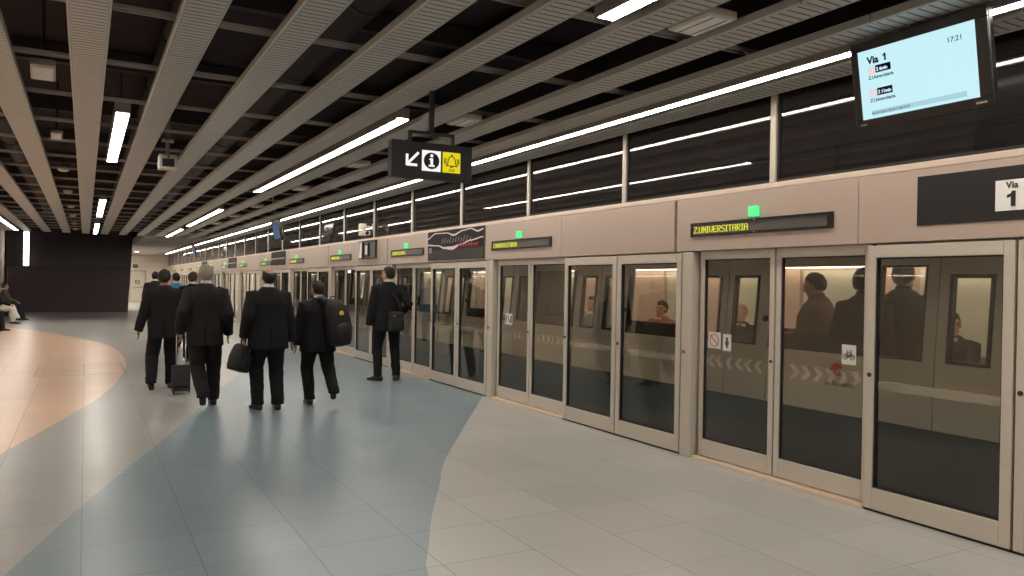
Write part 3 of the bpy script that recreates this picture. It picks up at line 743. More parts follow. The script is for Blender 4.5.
# ------------------------------------------------------------------ platform screen
P = 4.065; P0 = 1.42; NM = 14
DT = 1.94                      # door head height
def psd_panel(label, far):
    # local: hinge-less glazed frame, x = 0 face at PX, y from 0 (near) to W
    W = 1.035
    t = thing('fixed_screen', label, 'glazed panel', (PX, 0, 0), group='projecting glazed panels of the platform screen')
    g = .009; sl, sr, bt, tp = .068, .062, .155, .088
    mb = MB(); mb.box(0, .06, g, g + sl, .02, DT - .012); mb.box(0, .06, W - g - sr, W - g, .02, DT - .012); mb.box(0, .06, g + sl, W - g - sr, .02, .02 + bt); mb.box(0, .06, g + sl, W - g - sr, DT - .012 - tp, DT - .012)
    mb.build('frame', M['frame'], t, bevel=.004)
    mb = MB(); a, b_, c, d = g + sl, W - g - sr, .02 + bt, DT - .012 - tp; q = .009
    mb.box(.012, .05, a, a + q, c, d); mb.box(.012, .05, b_ - q, b_, c, d); mb.box(.012, .05, a, b_, c, c + q); mb.box(.012, .05, a, b_, d - q, d)
    mb.build('gasket', M['seal'], t)
    MB().box(.026, .036, a, b_, c, d).build('glass', M['door_glass'], t)
    MB().box(.040, .075, a - .01, b_ + .01, .885, .945).build('push_bar', M['band'], t)
    yk = W - g - .03
    MB().disc((-.002, yk, .99), (1, 0, 0), .016, .014, 16).build('lock', M['black'], t)
    MB().box(.02, .05, 0, W, 0, .02).box(.03, .055, 0, g, .02, DT - .01).box(.03, .055, W - g, W, .02, DT - .01).build('shoe_gap', M['seal'], t)
    return t
def psd_leaf(label, side):
    W = .905
    t = thing('platform_gate', label, 'sliding door', (PX + .066, 0, 0), group='sliding door leaves of the platform screen')
    g = .007; st, bt, tp = .052, .155, .085
    mb = MB(); mb.box(0, .045, g, g + st, .035, DT + .004); mb.box(0, .045, W - g - st, W - g, .035, DT + .004); mb.box(0, .045, g + st, W - g - st, .035, .035 + bt); mb.box(0, .045, g + st, W - g - st, DT - .075, DT + .004)
    mb.build('frame', M['frame'], t, bevel=.004)
    a, b_, c, d = g + st, W - g - st, .035 + bt, DT - .075; q = .009
    mb = MB(); mb.box(.010, .04, a, a + q, c, d); mb.box(.010, .04, b_ - q, b_, c, d); mb.box(.010, .04, a, b_, c, c + q); mb.box(.010, .04, a, b_, d - q, d)
    mb.box(.02, .04, 0, g, .03, DT); mb.box(.02, .04, W - g, W, .03, DT)
    mb.build('gasket', M['seal'], t)
    MB().box(.018, .028, a, b_, c, d).build('glass', M['door_glass'], t)
    mb = MB()
    for k in range(6):       # frosted arrows pointing away from the door gap
        y = a + .07 + k * .115; s_ = 1 if side == 'left' else -1
        zc = .93; w_ = .05
        y0 = y; y1 = y + s_ * w_
        for (za, zb) in ((zc + .055, zc), (zc - .055, zc)):
            vs = [(xx, yy, zz) for xx in (.0145, .0165) for yy, zz in ((y0, za), (y0 + .05, za), (y1 + .05, zb), (y1, zb))]
            mb.add(vs, [(0, 1, 2, 3), (7, 6, 5, 4), (0, 4, 5, 1), (1, 5, 6, 2), (2, 6, 7, 3), (3, 7, 4, 0)])
    mb.build('frosted_arrows', M['chev'], t)
    if side == 'left': MB().disc((-.002, .03, .99), (1, 0, 0), .013, .012, 14).build('lock', M['black'], t)
    return t
def psd_pilaster(label):
    t = thing('screen_post', label, 'post', (PX, 0, 0), group='posts of the platform screen')
    mb = MB(); mb.box(0, .13, .035, .18, 0, DT - .002); mb.build('post', M['frame'], t, bevel=.006)
    mb = MB(); mb.box(-.0015, .001, .174, .178, 0, DT - .01); mb.build('joint', M['seal'], t)
    s = MB().disc((-.003, .135, .99), (1, 0, 0), .022, .012, 18).build('button_ring', M['steel'], t)
    MB().disc((-.011, .135, .99), (1, 0, 0), .014, .008, 16).build('button', M['red'], s, 'red emergency button')
    return t
def psd_threshold(label):
    t = MB().box(PX - .005, PX + .13, 0, 1.81, 0, .028).build('door_threshold', M['threshold'], bevel=.003)
    return tag(t, label, 'threshold', 'beige thresholds under the sliding doors')
FG = {}
GLYPH = {'Z': ['11111', '00001', '00010', '00100', '01000', '10000', '11111'], 'U': ['10001'] * 6 + ['01110'], 'N': ['10001', '11001', '10101', '10101', '10011', '10001', '10001'], 'I': ['111', '010', '010', '010', '010', '010', '111'],
         'V': ['10001', '10001', '10001', '10001', '10001', '01010', '00100'], 'E': ['11111', '10000', '10000', '11110', '10000', '10000', '11111'], 'R': ['11110', '10001', '10001', '11110', '10100', '10010', '10001'],
         'S': ['01111', '10000', '10000', '01110', '00001', '00001', '11110'], 'T': ['11111'] + ['00100'] * 6, 'A': ['01110', '10001', '10001', '11111', '10001', '10001', '10001'], '.': ['0'] * 6 + ['1']}
def led_text(mb, s, x, z, px):
    for ch in s:
        gph = GLYPH[ch]
        for r, row in enumerate(gph):
            for c, bit in enumerate(row):
                if bit == '1': mb.box(x + c * px + px * .06, x + c * px + px * .94, -.012, -.006, z + (6 - r) * px + px * .06, z + (6 - r) * px + px * .94)
        x += (len(gph[0]) + 1) * px
    return x
def led_display(label):
    # local frame faces -Y, x to the viewer's right; turned onto the fascia later
    t = thing('led_display', label, 'display', (PX, 0, 2.14), (0, 0, -PI / 2), group='line displays above the sliding doors')
    w, h = 1.58, .128
    mb = MB(); mb.box(-w / 2, w / 2, -.016, .001, h / 2 - .018, h / 2); mb.box(-w / 2, w / 2, -.016, .001, -h / 2, -h / 2 + .022); mb.box(-w / 2, -w / 2 + .03, -.016, .001, -h / 2 + .022, h / 2 - .018); mb.box(w / 2 - .05, w / 2, -.016, .001, -h / 2 + .022, h / 2 - .018)
    mb.build('bezel', M['gblack'], t)
    MB().box(-w / 2 + .03, w / 2 - .05, -.006, 0, -h / 2 + .022, h / 2 - .018).build('screen', M['ledscreen'], t)
    mb = MB(); led_text(mb, 'Z.UNIVERSITARIA', -w / 2 + .04, -.032, .0085); mb.build('led_text', M['led'], t)
    for zz in (h / 2 - .009, -h / 2 + .011): MB().disc((0, -.018, zz), (0, 1, 0), .006, .006, 10).build('screw', M['steel'], t)
    return t
def green_lamp(label):
    t = thing('indicator_lamp', label, 'lamp', (PX, 0, 2.217), (0, 0, -PI / 2), group='green lamps above the line displays')
    MB().box(-.052, .052, -.012, 0, -.012, .0).build('base', M['housing'], t)
    MB().box(-.048, .048, -.045, 0, .0, .09).build('lens', M['green'], t, bevel=.01)
    return t
def fascia(label, w, group='plain header panels of the platform screen'):
    t = MB().box(0, .14, .003, w - .003, DT + .006, 2.44).build('header_board', M['fascia'], bevel=.003)
    t.location = (PX, 0, 0)
    return tag(t, label, 'header panel', group)

proto = None
def nth(k): return ORD[k] if k < len(ORD) else 'number %d' % (k + 1)
for k in range(NM):
    y = P0 + P * k
    pairn = nth(k)
    L = {
        'post': 'beige metal post of the platform screen, %s from the right edge of the photo' % pairn,
        'pn': 'near glazed panel of the %s projecting pair of the platform screen' % pairn,
        'pf': 'far glazed panel of the %s projecting pair of the platform screen' % pairn,
        'lr': 'right hand sliding glass leaf of the %s recessed platform doorway' % pairn,
        'll': 'left hand sliding glass leaf of the %s recessed platform doorway' % pairn,
        'th': 'beige threshold strip under the %s recessed platform doorway' % pairn,
        'fd': 'beige header panel holding the %s line display' % pairn,
        'fp': 'beige header panel over the %s projecting glazed pair' % pairn,
        'led': '%s line display from the right with yellow dot lettering over its doorway' % pairn,
        'gl': 'green lamp above the %s line display' % pairn}
    if k == 0:
        proto = dict(post=psd_pilaster(L['post']), pn=psd_panel(L['pn'], False), pf=psd_panel(L['pf'], True), lr=psd_leaf(L['lr'], 'right'), ll=psd_leaf(L['ll'], 'left'), th=psd_threshold(L['th']),
                     fp=fascia(L['fp'], 2.03), fd=fascia(L['fd'], 2.00, 'header panels with line displays'), led=led_display(L['led']), gl=green_lamp(L['gl']))
        base = {n: o.location.copy() for n, o in proto.items()}
        cur = proto
        yo = dict(post=0, pn=.18, pf=1.215, lr=2.255, ll=3.162, th=2.252, fp=.30, fd=2.33, led=3.33, gl=3.33)
    else:
        cur = {n: dup(o, base[n], L[n]) for n, o in proto.items()}
    for n, o in cur.items():
        o.location = base[n] + V((0, y + yo[n], 0))

# stickers on the second and nearest doorway
def sticker(name, label, y, z, w, h, x=PX + .0838, tilt=0):
    t = thing(name, label, 'sticker', (x, y, z), (0, 0, -PI / 2))
    MB().box(-w / 2, w / 2, -.0015, 0, -h / 2, h / 2).build('backing', M['sticker'], t)
    return t
t = sticker('bicycle_sticker', 'white bicycle sticker on the right leaf of the nearest doorway', 3.87, 1.112, .125, .15)
mb = MB()
for cx in (-.030, .030): mb.ringflat((cx, -.018), .017, .0215, -.004, -.0015, 20)
mb.stroke([(-.030, -.018), (-.012, .018), (.022, .018), (.0, -.018), (-.030, -.018)], .005, -.004, -.0015); mb.stroke([(-.012, .018), (.0, -.018)], .005, -.004, -.0015); mb.stroke([(.030, -.018), (.018, .032), (.026, .034)], .005, -.004, -.0015); mb.stroke([(-.02, .028), (-.006, .028)], .006, -.004, -.0015)
mb.build('bicycle_mark', M['ink'], t)
t = sticker('information_sticker', 'white sticker with black figure on the left leaf of the nearest doorway', 5.14, 1.11, .10, .15)
mb = MB(); mb.ringflat((0, .035), 0.0005, .012, -.004, -.0015, 14); mb.stroke([(0, .02), (0, -.045)], .016, -.004, -.0015); mb.stroke([(-.018, .01), (-.018, -.02)], .007, -.004, -.0015); mb.stroke([(.018, .01), (.018, -.02)], .007, -.004, -.0015); mb.build('figure_mark', M['ink'], t)
t = sticker('prohibition_sticker', 'pale sticker with red diagonal bar at the left edge of the nearest doorway', 5.30, 1.12, .16, .15)
mb = MB(); mb.ringflat((0, 0), .052, .059, -.004, -.0015, 26); mb.stroke([(-.043, .043), (.043, -.043)], .008, -.004, -.0015); mb.build('prohibition_mark', M['redmark'], t)
t = sticker('warning_sticker', 'pale sticker with dark marks on the left leaf of the second doorway', 9.24, 1.13, .20, .15)
mb = MB(); mb.stroke([(-.07, .045), (-.07, -.045)], .02, -.004, -.0015); mb.stroke([(-.03, .045), (.03, -.045)], .014, -.004, -.0015); mb.stroke([(.065, .04), (.065, -.045)], .026, -.004, -.0015); mb.build('mark', M['ink'], t)

# upper glazing
wi = 0
Y = .5
while Y < YE - .5:
    y0 = 2.545 + 2.03 * (wi - 1); y1 = y0 + 2.03
    if y0 > YE - 1: break
    wi += 1
    w = structure(MB().box(PX + .005, PX + .07, max(y0, 1.0), min(y1, YE), 2.444, 2.49).build('window_%d' % wi, M['sill'], bevel=.004), 'upper glazing bay %d with its sill' % wi)
    MB().box(PX + .0, PX + .07, y1 - .03, y1 + .03, 2.49, 3.27).build('mullion', M['frame'], w, bevel=.004)
    MB().box(PX + .02, PX + .05, max(y0, 1.0) + .031, y1 - .031, 2.49, 2.515).box(PX + .02, PX + .05, max(y0, 1.0) + .03, max(y0, 1.0) + .05, 2.515, 3.27).box(PX + .02, PX + .05, y1 - .05, y1 - .03, 2.515, 3.27).build('gasket', M['seal'], w)
    MB().box(PX + .030, PX + .042, max(y0, 1.0) + .03, y1 - .03, 2.50, 3.27).build('glass', M['upper_glass'], w)
    Y = y1
# dark pipes on the tunnel wall behind the upper glazing
for i, (z, r) in enumerate(((2.75, .05), (2.95, .035), (3.2, .07), (3.5, .05))):
    tag(MB().tube([(8.898 - r, YB, z), (8.898 - r, YE, z)], r, 10).build('tunnel_pipe', M['duct'], smooth=True), 'dark pipe on the tunnel wall behind the upper glazing, %s from below' % ('first', 'second', 'third', 'fourth')[i], 'pipe', 'pipes on the tunnel wall')

# ------------------------------------------------------------------ things on the header
t = thing('platform_sign', 'black header sign with a white tile reading Via 1 at the right edge', 'sign', (PX, 2.42, 2.22), (0, 0, -PI / 2))
MB().box(-.865, .865, -.006, 0, -.168, .168).build('panel', M['sblack'], t)
MB().box(-.343, -.13, -.010, -.005, -.108, .082).build('tile', M['white'], t)
text('lettering', 'Via', .058, M['ink'], t, -.243, .030, -.0115, 'CENTER', .0012)
MB().prism([(-.249, -.083), (-.222, -.083), (-.222, .012), (-.243, .012), (-.250, -.004), (-.272, -.012), (-.272, -.030), (-.249, -.022)], -.0125, -.0100).build('number', M['ink'], t)
t = thing('platform_sign', 'second black header sign far along, between line displays', 'sign', (PX, 23.3, 2.26), (0, 0, -PI / 2), 'dark header signs')
MB().box(-.92, .92, -.02, 0, -.2, .2).build('panel', M['addark'], t); MB().box(-.92, .92, -.03, -.02, -.02, .01).build('divider', M['fascia'], t)
for i, yy in enumerate((31.4, 39.4)):
    t = thing('platform_sign', 'small pale grey header sign far down the platform, %s' % ('nearer one' if i == 0 else 'farther one'), 'sign', (PX, yy, 2.26), (0, 0, -PI / 2), 'dark header signs')
    MB().box(-.92, .92, -.02, 0, -.2, .2).build('panel', M['adgrey'], t); MB().box(-.92, .92, -.03, -.02, -.02, .01).build('divider', M['fascia'], t)
# advert with light waves
t = thing('advert_board', 'dark advert panel with white light waves and red lettering on the header', 'advert', (PX, 10.88, 2.21), (0, 0, -PI / 2))
W_, H_ = 1.03, .235
MB().box(-W_, W_, -.012, 0, -H_, H_).build('panel', M['addark'], t)
MB().box(-W_ + .01, W_ - .01, -.015, -.011, -H_ + .005, -.07).build('lower_print', M['adgrey'], t)
def wave(pts, wid):
    mb = MB(); xs = [-1.02 + 2.04 * i / 40 for i in range(41)]
    def at(x, col):
        for a, b_ in zip(pts[:-1], pts[1:]):
            if a[0] <= x <= b_[0]:
                f = (x - a[0]) / (b_[0] - a[0]); f = f * f * (3 - 2 * f); return a[col] + (b_[col] - a[col]) * f
        return pts[-1][col]
    for xa, xb in zip(xs[:-1], xs[1:]):
        za, zb, wa, wb = at(xa, 1), at(xb, 1), at(xa, 2), at(xb, 2)
        mb.prism([(xa, za - wa), (xb, zb - wb), (xb, zb + wb), (xa, za + wa)], -.019, -.0155)
    return mb
wave([(-1.03, .12, .010), (-.7, .20, .008), (-.25, .19, .008), (0, .145, .015), (.35, .20, .008), (.6, .215, .008), (.85, .165, .012), (1.03, .19, .010)], 0).build('light_wave', M['adpink'], t)
wave([(-1.03, .02, .012), (-.6, .0, .009), (-.35, -.045, .016), (-.05, -.055, .028), (.25, -.01, .011), (.6, .04, .010), (1.03, .075, .009)], 0).build('light_wave', M['adpink'], t)
mb = MB(); r_ = random.Random(3)
for i in range(11):
    x = -.45 + i * .1; mb.stroke([(x, .02 + r_.random() * .02), (x + .06, .08 + r_.random() * .05)], .005, -.019, -.0155)
mb.build('light_streaks', M['adwhite'], t)
text('lettering', 'metro', .12, M['adred'], t, .22, -.03, -.02, 'LEFT', .003, sx=1.6) if False else None
mb = MB()
for i in range(8):
    x = .18 + i * .09; h_ = .035 + .03 * ((i * 7) % 3) / 2
    mb.stroke([(x, -.045), (x + .02, -.045 + h_)], .022, -.0215, -.0195); mb.stroke([(x, -.02), (x + .06, -.01)], .014, -.0215, -.0195)
mb.build('red_marks', M['adred'], t)
text('number', '51', .11, M['adwhite'], t, -.95, -.11, -.02, 'LEFT', .004)
# recessed cabinet
t = thing('header_cabinet', 'open recessed cabinet with a small lit pale unit in the header beyond the standing man', 'cabinet', (PX, 15.1, 2.27), (0, 0, -PI / 2))
MB().box(-.46, .62, -.012, 0, -.19, .17).build('back_panel', M['seatm'], t)
MB().box(-.46, .62, -.045, -.012, .155, .17).box(-.46, .62, -.045, -.012, -.19, -.175).box(-.22, -.18, -.045, -.012, -.175, .155).box(.60, .62, -.045, -.012, -.175, .155).build('frame', M['black'], t)
MB().hexa([(-.46, -.03, -.175), (-.22, -.03, -.175), (-.22, -.012, -.175), (-.46, -.012, -.175), (-.34, -.03, .155), (-.22, -.03, .155), (-.22, -.012, .155), (-.34, -.012, .155)]).build('reflector', M['white'], t)
MB().box(-.02, .20, -.05, -.012, -.15, .12).build('unit', M['black'], t, bevel=.01); MB().box(.03, .15, -.055, -.049, -.11, .07).build('unit_face', M['white'], t)
# solid bracketed box standing in for a sign frame reflected in the upper glazing
t = thing('sign_reflection_box', 'pale bracketed box standing in for a reflection in the upper glazing', 'camera', (4.80, 14.725, 2.62))
MB().tube([(0, .0, .12), (0, .0, -.04)], .018, 8).tube([(.2, 0, .08), (0, 0, .08)], .018, 8).box(.18, .2, -.03, .03, .02, .14).build('bracket', M['offwhite'], t)
MB().box(-.07, .07, -.20, .12, -.10, -.02).build('body', M['offwhite'], t, bevel=.012); MB().box(-.06, .06, .02, .16, .02, .14).build('upper_box', M['offwhite'], t, bevel=.01); MB().disc((0, -.21, -.06), (0, 1, 0), .035, .02, 14).build('lens', M['black'], t)

# ------------------------------------------------------------------ monitors
def monitor(label, loc, near):
    t = thing('monitor', label, 'monitor', loc, (math.radians(9.5), 0, -PI / 2), 'passenger information monitors')
    w, h = .855, .545
    MB().box(-w / 2, w / 2, 0, .05, -h / 2, h / 2).build('case', M['gblack'], t, bevel=.008)
    mb = MB(); sx0, sx1, sz0, sz1 = -w / 2 + .045, w / 2 - .068, -h / 2 + .06, h / 2 - .058
    mb.box(-w / 2, w / 2, -.014, 0, sz1, h / 2); mb.box(-w / 2, w / 2, -.014, 0, -h / 2, sz0); mb.box(-w / 2, sx0, -.014, 0, sz0, sz1); mb.box(sx1, w / 2, -.014, 0, sz0, sz1)
    mb.build('bezel', M['gblack'], t, bevel=.003)
    s = MB().box(sx0, sx1, -.006, 0, sz0, sz1).build('screen', M['screen'] if near else M['farscreen'], t)
    MB().box(w / 2 - .075, w / 2 + .002, .0, .012, -h / 2 + .02, h / 2 - .01).build('side_trim', M['steel'], t) if False else None
    MB().box(w / 2 - .09, w / 2 - .03, -.017, -.013, -h / 2 + .022, -h / 2 + .034).build('brand_plate', M['steel'], t)
    MB().box(-w / 2 + .03, -w / 2 + .075, -.016, -.013, -h / 2 + .026, -h / 2 + .033).build('indicator', M['rail'], t)
    MB().box(-.10, .10, .015, .06, .255, .285).build('mount', M['duct'], t)
    MB().box(-.03, .03, .02, .05, .26, .95).build('hanger', M['offwhite' if not near else 'duct'], t)
    if near:
        W_ = sx1 - sx0; H_ = sz1 - sz0; px = lambda f: sx0 + f * W_; pz = lambda f: sz1 - f * H_
        yf = -.0075
        text('heading', 'Via', .062, M['scr_ink'], s, px(.085), pz(.205), yf, 'LEFT', .0022); hx, hz_ = px(.085) + .118, pz(.205); MB().prism([(hx, hz_), (hx + .011, hz_), (hx + .011, hz_ + .044), (hx + .002, hz_ + .044), (hx - .009, hz_ + .034), (hx - .009, hz_ + .027), (hx, hz_ + .031)], -.0085, -.0068).build('heading_digit', M['scr_ink'], s)
        text('clock', '17:21', .042, M['scr_grey'], s, px(.775), pz(.205), yf, 'LEFT', .0002)
        for zt, tx in ((.245, '2 6min'), (.575, '2 11min')):
            MB().box(px(.155), px(.295), -.0078, -.006, pz(zt + .105), pz(zt)).build('time_tag', M['scr_blue'], s)
            text('tag_text', tx, .030, M['scr_white'], s, px(.165), pz(zt + .082), -.0086, 'LEFT', .0007, sx=.9)
            MB().box(px(.085), px(.145), -.0078, -.006, pz(zt + .115), pz(zt + .005)).build('line_tag', M['scr_pink'], s)
            mb = MB(); mb.ringflat(((px(.115)), pz(zt + .06)), .011, .014, -.0086, -.0078, 16); mb.build('line_mark', M['scr_white'], s)
            text('destination', 'Z.Universitaria', .030, M['scr_ink'], s, px(.085), pz(zt + .185), yf, 'LEFT', .0004, sx=.95)
        MB().box(px(.09), px(.90), -.0070, -.006, pz(.955), pz(.885)).build('ticker_bar', M['scr_bar'], s)
        text('ticker_text', 'BON DIA I BON VIATGE', .024, M['scr_grey'], s, px(.09), pz(.945), yf, 'LEFT', 0, sx=1.0)
    return t
monitor('black monitor with a pale blue lit screen reading Via 1', (4.335, 2.865, 2.905), True)
monitor('small monitor with dim blue screen hung before the upper glazing, mid distance', (4.335, 20.5, 2.905), False)
monitor('tiny farthest hanging monitor above the grey haired man', (4.335, 38.0, 2.905), False)

# ------------------------------------------------------------------ hanging sign
t = thing('hanging_sign', 'black hanging sign with arrow, information and bell symbols', 'sign', (2.507, 5.95, 2.612), (0, 0, math.radians(-1.5)))
MB().box(-.356, .356, -.045, .045, -.150, .150).build('case', M['sblack'], t, bevel=.006)
mb = MB(); mb.box(-.20, -.178, -.02, .02, .15, .235); mb.box(.178, .20, -.02, .02, .15, .235); mb.box(-.2, .2, -.02, .02, .222, .244); mb.build('bracket', M['black'], t)
MB().box(-.018, .018, -.018, .018, .244, .80).build('pole', M['black'], t)
MB().box(-.097, .068, -.050, -.044, -.085, .085).build('information_tile', M['signwhite'], t)
MB().box(.086, .245, -.050, -.044, -.085, .085).build('bell_tile', M['signyellow'], t)
mb = MB(); mb.ringflat((-.0145, 0), .0004, .068, -.054, -.0505, 30); mb.build('information_disc', M['ink'], t)
mb = MB(); mb.ringflat((-.0145, .042), .0004, .0135, -.058, -.0545, 16); mb.stroke([(-.0145, .014), (-.0145, -.040)], .022, -.058, -.0545); mb.stroke([(-.032, .012), (-.016, .012)], .012, -.058, -.0545); mb.stroke([(-.036, -.042), (.007, -.042)], .013, -.058, -.0545); mb.build('information_letter', M['signwhite'], t)
mb = MB(); mb.stroke([(-.132, .055), (-.222, -.038)], .021, -.050, -.0445); mb.stroke([(-.226, .035), (-.226, -.044), (-.145, -.044)], .021, -.050, -.0445); mb.build('arrow', M['signwhite'], t)
mb = MB(); bx = .1655
bell = [(bx - .05, -.028), (bx - .036, -.012), (bx - .032, .022), (bx - .02, .046), (bx, .055), (bx + .02, .046), (bx + .032, .022), (bx + .036, -.012), (bx + .05, -.028), (bx - .05, -.028)]
mb.stroke(bell, .007, -.054, -.0505); mb.ringflat((bx, .06), .002, .008, -.054, -.0505, 12); mb.ringflat((bx, -.032), .006, .012, -.054, -.0505, 12, a0=PI, a1=2 * PI)
for s_ in (-1, 1):
    mb.ringflat((bx, .01), .050, .056, -.054, -.0505, 10, a0=(0 if s_ > 0 else PI) - .45, a1=(0 if s_ > 0 else PI) + .45); mb.ringflat((bx, .01), .063, .069, -.054, -.0505, 10, a0=(0 if s_ > 0 else PI) - .4, a1=(0 if s_ > 0 else PI) + .4)
mb.build('bell', M['ink'], t)
text('bell_text', 'SOS', .030, M['ink'], t, bx, -.074, -.0515, 'CENTER', .0003)

# ------------------------------------------------------------------ bags
t = thing('rolling_suitcase', 'small black wheeled case between the two leftmost walking men', 'suitcase', (1.19, 11.62, 0), (math.radians(-14), 0, math.radians(-4)))
MB().box(-.12, .12, -.09, .09, .045, .40).build('body', M['bagcloth'], t, bevel=.025)
MB().box(-.10, .10, -.115, -.088, .09, .33).build('front_pocket', M['bagcloth'], t, bevel=.012)
MB().box(-.122, .122, -.094, .094, .042, .062).build('bumper', M['black'], t, bevel=.006)
for s_ in (-1, 1): MB().disc((s_ * .10, -.075, .03), (1, 0, 0), .03, .022, 16).build('wheel', M['black'], t)
mb = MB(); mb.tube([(-.06, .06, .40), (-.06, .065, .86), (.06, .065, .86), (.06, .06, .40)], .008, 8); mb.build('handle', M['steel'], t, smooth=True)
t = thing('briefcase', 'black soft bag held in the left hand of the balding man', 'bag', (1.69, 9.73, .84), (math.radians(6), math.radians(14), math.radians(58)))
mb = MB()
mb.rings([[V((sx * abs(math.cos(a)) ** .6 * math.copysign(1, math.cos(a)), sy * abs(math.sin(a)) ** .6 * math.copysign(1, math.sin(a)), z)) for a in [2 * PI * i / 24 for i in range(24)]] for sx, sy, z in ((.10, .05, -.345), (.185, .085, -.34), (.20, .095, -.30), (.195, .09, -.18), (.175, .06, -.06), (.15, .035, -.03), (.10, .02, -.025))])
me = mb.mesh('body'); wrinkle(me, .008, (9, 9, 9), 31); link('body', me, M['bagcloth'], t, smooth=True)
MB().box(-.12, .12, -.108, -.08, -.29, -.13).build('front_pocket', M['bagcloth'], t, bevel=.02)
mb = MB(); mb.tube([(-.07, 0, -.035), (-.06, 0, .03), (-.03, 0, .062), (.03, 0, .062), (.06, 0, .03), (.07, 0, -.035)], .009, 8); mb.build('handle', M['leather'], t, smooth=True)
MB().box(.06, .09, -.075, -.066, -.085, -.065).build('buckle', M['steel'], t)
t = thing('backpack', 'bulky black backpack with a yellow badge on the short man right shoulder', 'backpack', (2.865, 9.80, 1.07), (math.radians(2), math.radians(-6), math.radians(18)))
mb = MB()
mb.rings([[V((sx * abs(math.cos(a)) ** .75 * math.copysign(1, math.cos(a)) + cx, sy * abs(math.sin(a)) ** .75 * math.copysign(1, math.sin(a)), z)) for a in [2 * PI * i / 28 for i in range(28)]] for sx, sy, z, cx in ((.08, .06, -.30, .0), (.145, .115, -.28, .01), (.165, .13, -.18, .015), (.165, .135, -.04, .01), (.15, .125, .10, 0), (.125, .10, .22, -.02), (.085, .07, .29, -.035), (.03, .03, .315, -.04))])
me = mb.mesh('body'); wrinkle(me, .010, (8, 8, 8), 33); link('body', me, M['bagcloth'], t, smooth=True)
mb = MB(); mb.rings([[V((sx * math.cos(a), -.12 + sy * math.sin(a), z)) for a in [2 * PI * i / 20 for i in range(20)]] for sx, sy, z in ((.06, .02, -.235), (.115, .045, -.21), (.12, .05, -.1), (.10, .04, -.02), (.05, .015, .01))]); mb.build('front_pocket', M['bagcloth'], t, smooth=True)
mb = MB(); mb.prism([(-.045, .115), (.0, .115), (.006, .145), (-.012, .170), (-.038, .165), (-.050, .14)], -.142, -.118); mb.build('badge', M['yellow'], t)
mb = MB(); mb.tube([(-.06, .06, .27), (-.13, .10, .335), (-.14, .22, .33), (-.10, .29, .2), (-.06, .27, .0), (-.05, .14, -.2)], [(.03, .008)] * 6, 10); mb.build('strap', M['bagcloth'], t, smooth=True)
mb = MB(); mb.tube([(-.03, -.03, .30), (-.04, -.03, .35), (-.08, -.0, .35), (-.09, .02, .30)], .008, 8); mb.build('top_loop', M['bagcloth'], t, smooth=True)
mb = MB(); mb.tube([(.15, -.05, -.22), (.162, -.06, -.05), (.14, -.06, .1), (.10, -.05, .22)], .006, 6); mb.build('zip', M['black'], t)
t = thing('shoulder_bag', 'small black pouch with bright zip pull on the standing man back', 'bag', (4.39, 11.75, .985), (math.radians(-4), 0, math.radians(-4)))
me = MB().box(-.125, .125, -.06, .05, -.165, .15).build('body', M['bagcloth'], t, bevel=.035)
MB().box(-.08, .08, -.072, -.052, -.12, .03).build('front_pocket', M['bagcloth'], t, bevel=.01)
MB().box(-.055, -.03, -.064, -.052, .075, .092).build('zip_pull', M['steel'], t)
mb = MB(); mb.tube([(.09, .02, .13), (.06, .05, .28), (.0, .045, .40), (-.08, .06, .475), (-.13, .15, .44), (-.12, .31, .28), (-.02, .33, .1), (.1, .3, .0)], [(.016, .004)] * 8, 8); mb.build('strap', M['bagcloth'], t, smooth=True)

# ------------------------------------------------------------------ the train
t = thing('train', 'metro train standing behind the platform screen with lit interior', 'train', (0, 0, 0))
TX = 5.42
def tx(z): return TX + max(0, z - .85) * .085
def slab(mb, y0, y1, z0, z1, d0=0.0, d1=.05, mi=0):   # follows the leaning body side
    a, b_ = tx(z0), tx(z1)
    mb.hexa([(a + d0, y0, z0), (a + d1, y0, z0), (a + d1, y1, z0), (a + d0, y1, z0), (b_ + d0, y0, z1), (b_ + d1, y0, z1), (b_ + d1, y1, z1), (b_ + d0, y1, z1)], mi)
CY0, PER, ND = 3.43, 2.12, 26
TY0, TY1 = 1.0, CY0 + PER * (ND - 1) + 1.5
body, skirt, black = MB(), MB(), MB()
slab(skirt, TY0, TY1, -.55, .58, .0, .06)
tx_end = TY1
for i in range(-1, ND):
    c = CY0 + PER * i
    a, b_ = c + .555, c + PER - .555     # fixed side between two door pairs
    a2, b2 = max(a, TY0), min(b_, TY1)
    if b2 <= a2: continue
    slab(body, a2, b2, .585, 1.075); slab(body, a2, b2, 1.80, 2.35)
    w0, w1 = c + .60, c + PER - .60
    slab(black, a2, b2, 1.075, 1.22, -.001, .05)
    if w0 > a2: slab(black, a2, w0, 1.22, 1.80, -.001, .05)
    slab(black, max(w1, a2), b2, 1.22, 1.80, -.001, .05)
    if w0 >= TY0 or True:
        g = MB(); slab(g, max(w0, a2), w1, 1.22, 1.80, .012, .02); g.build('window', M['train_glass'], t)
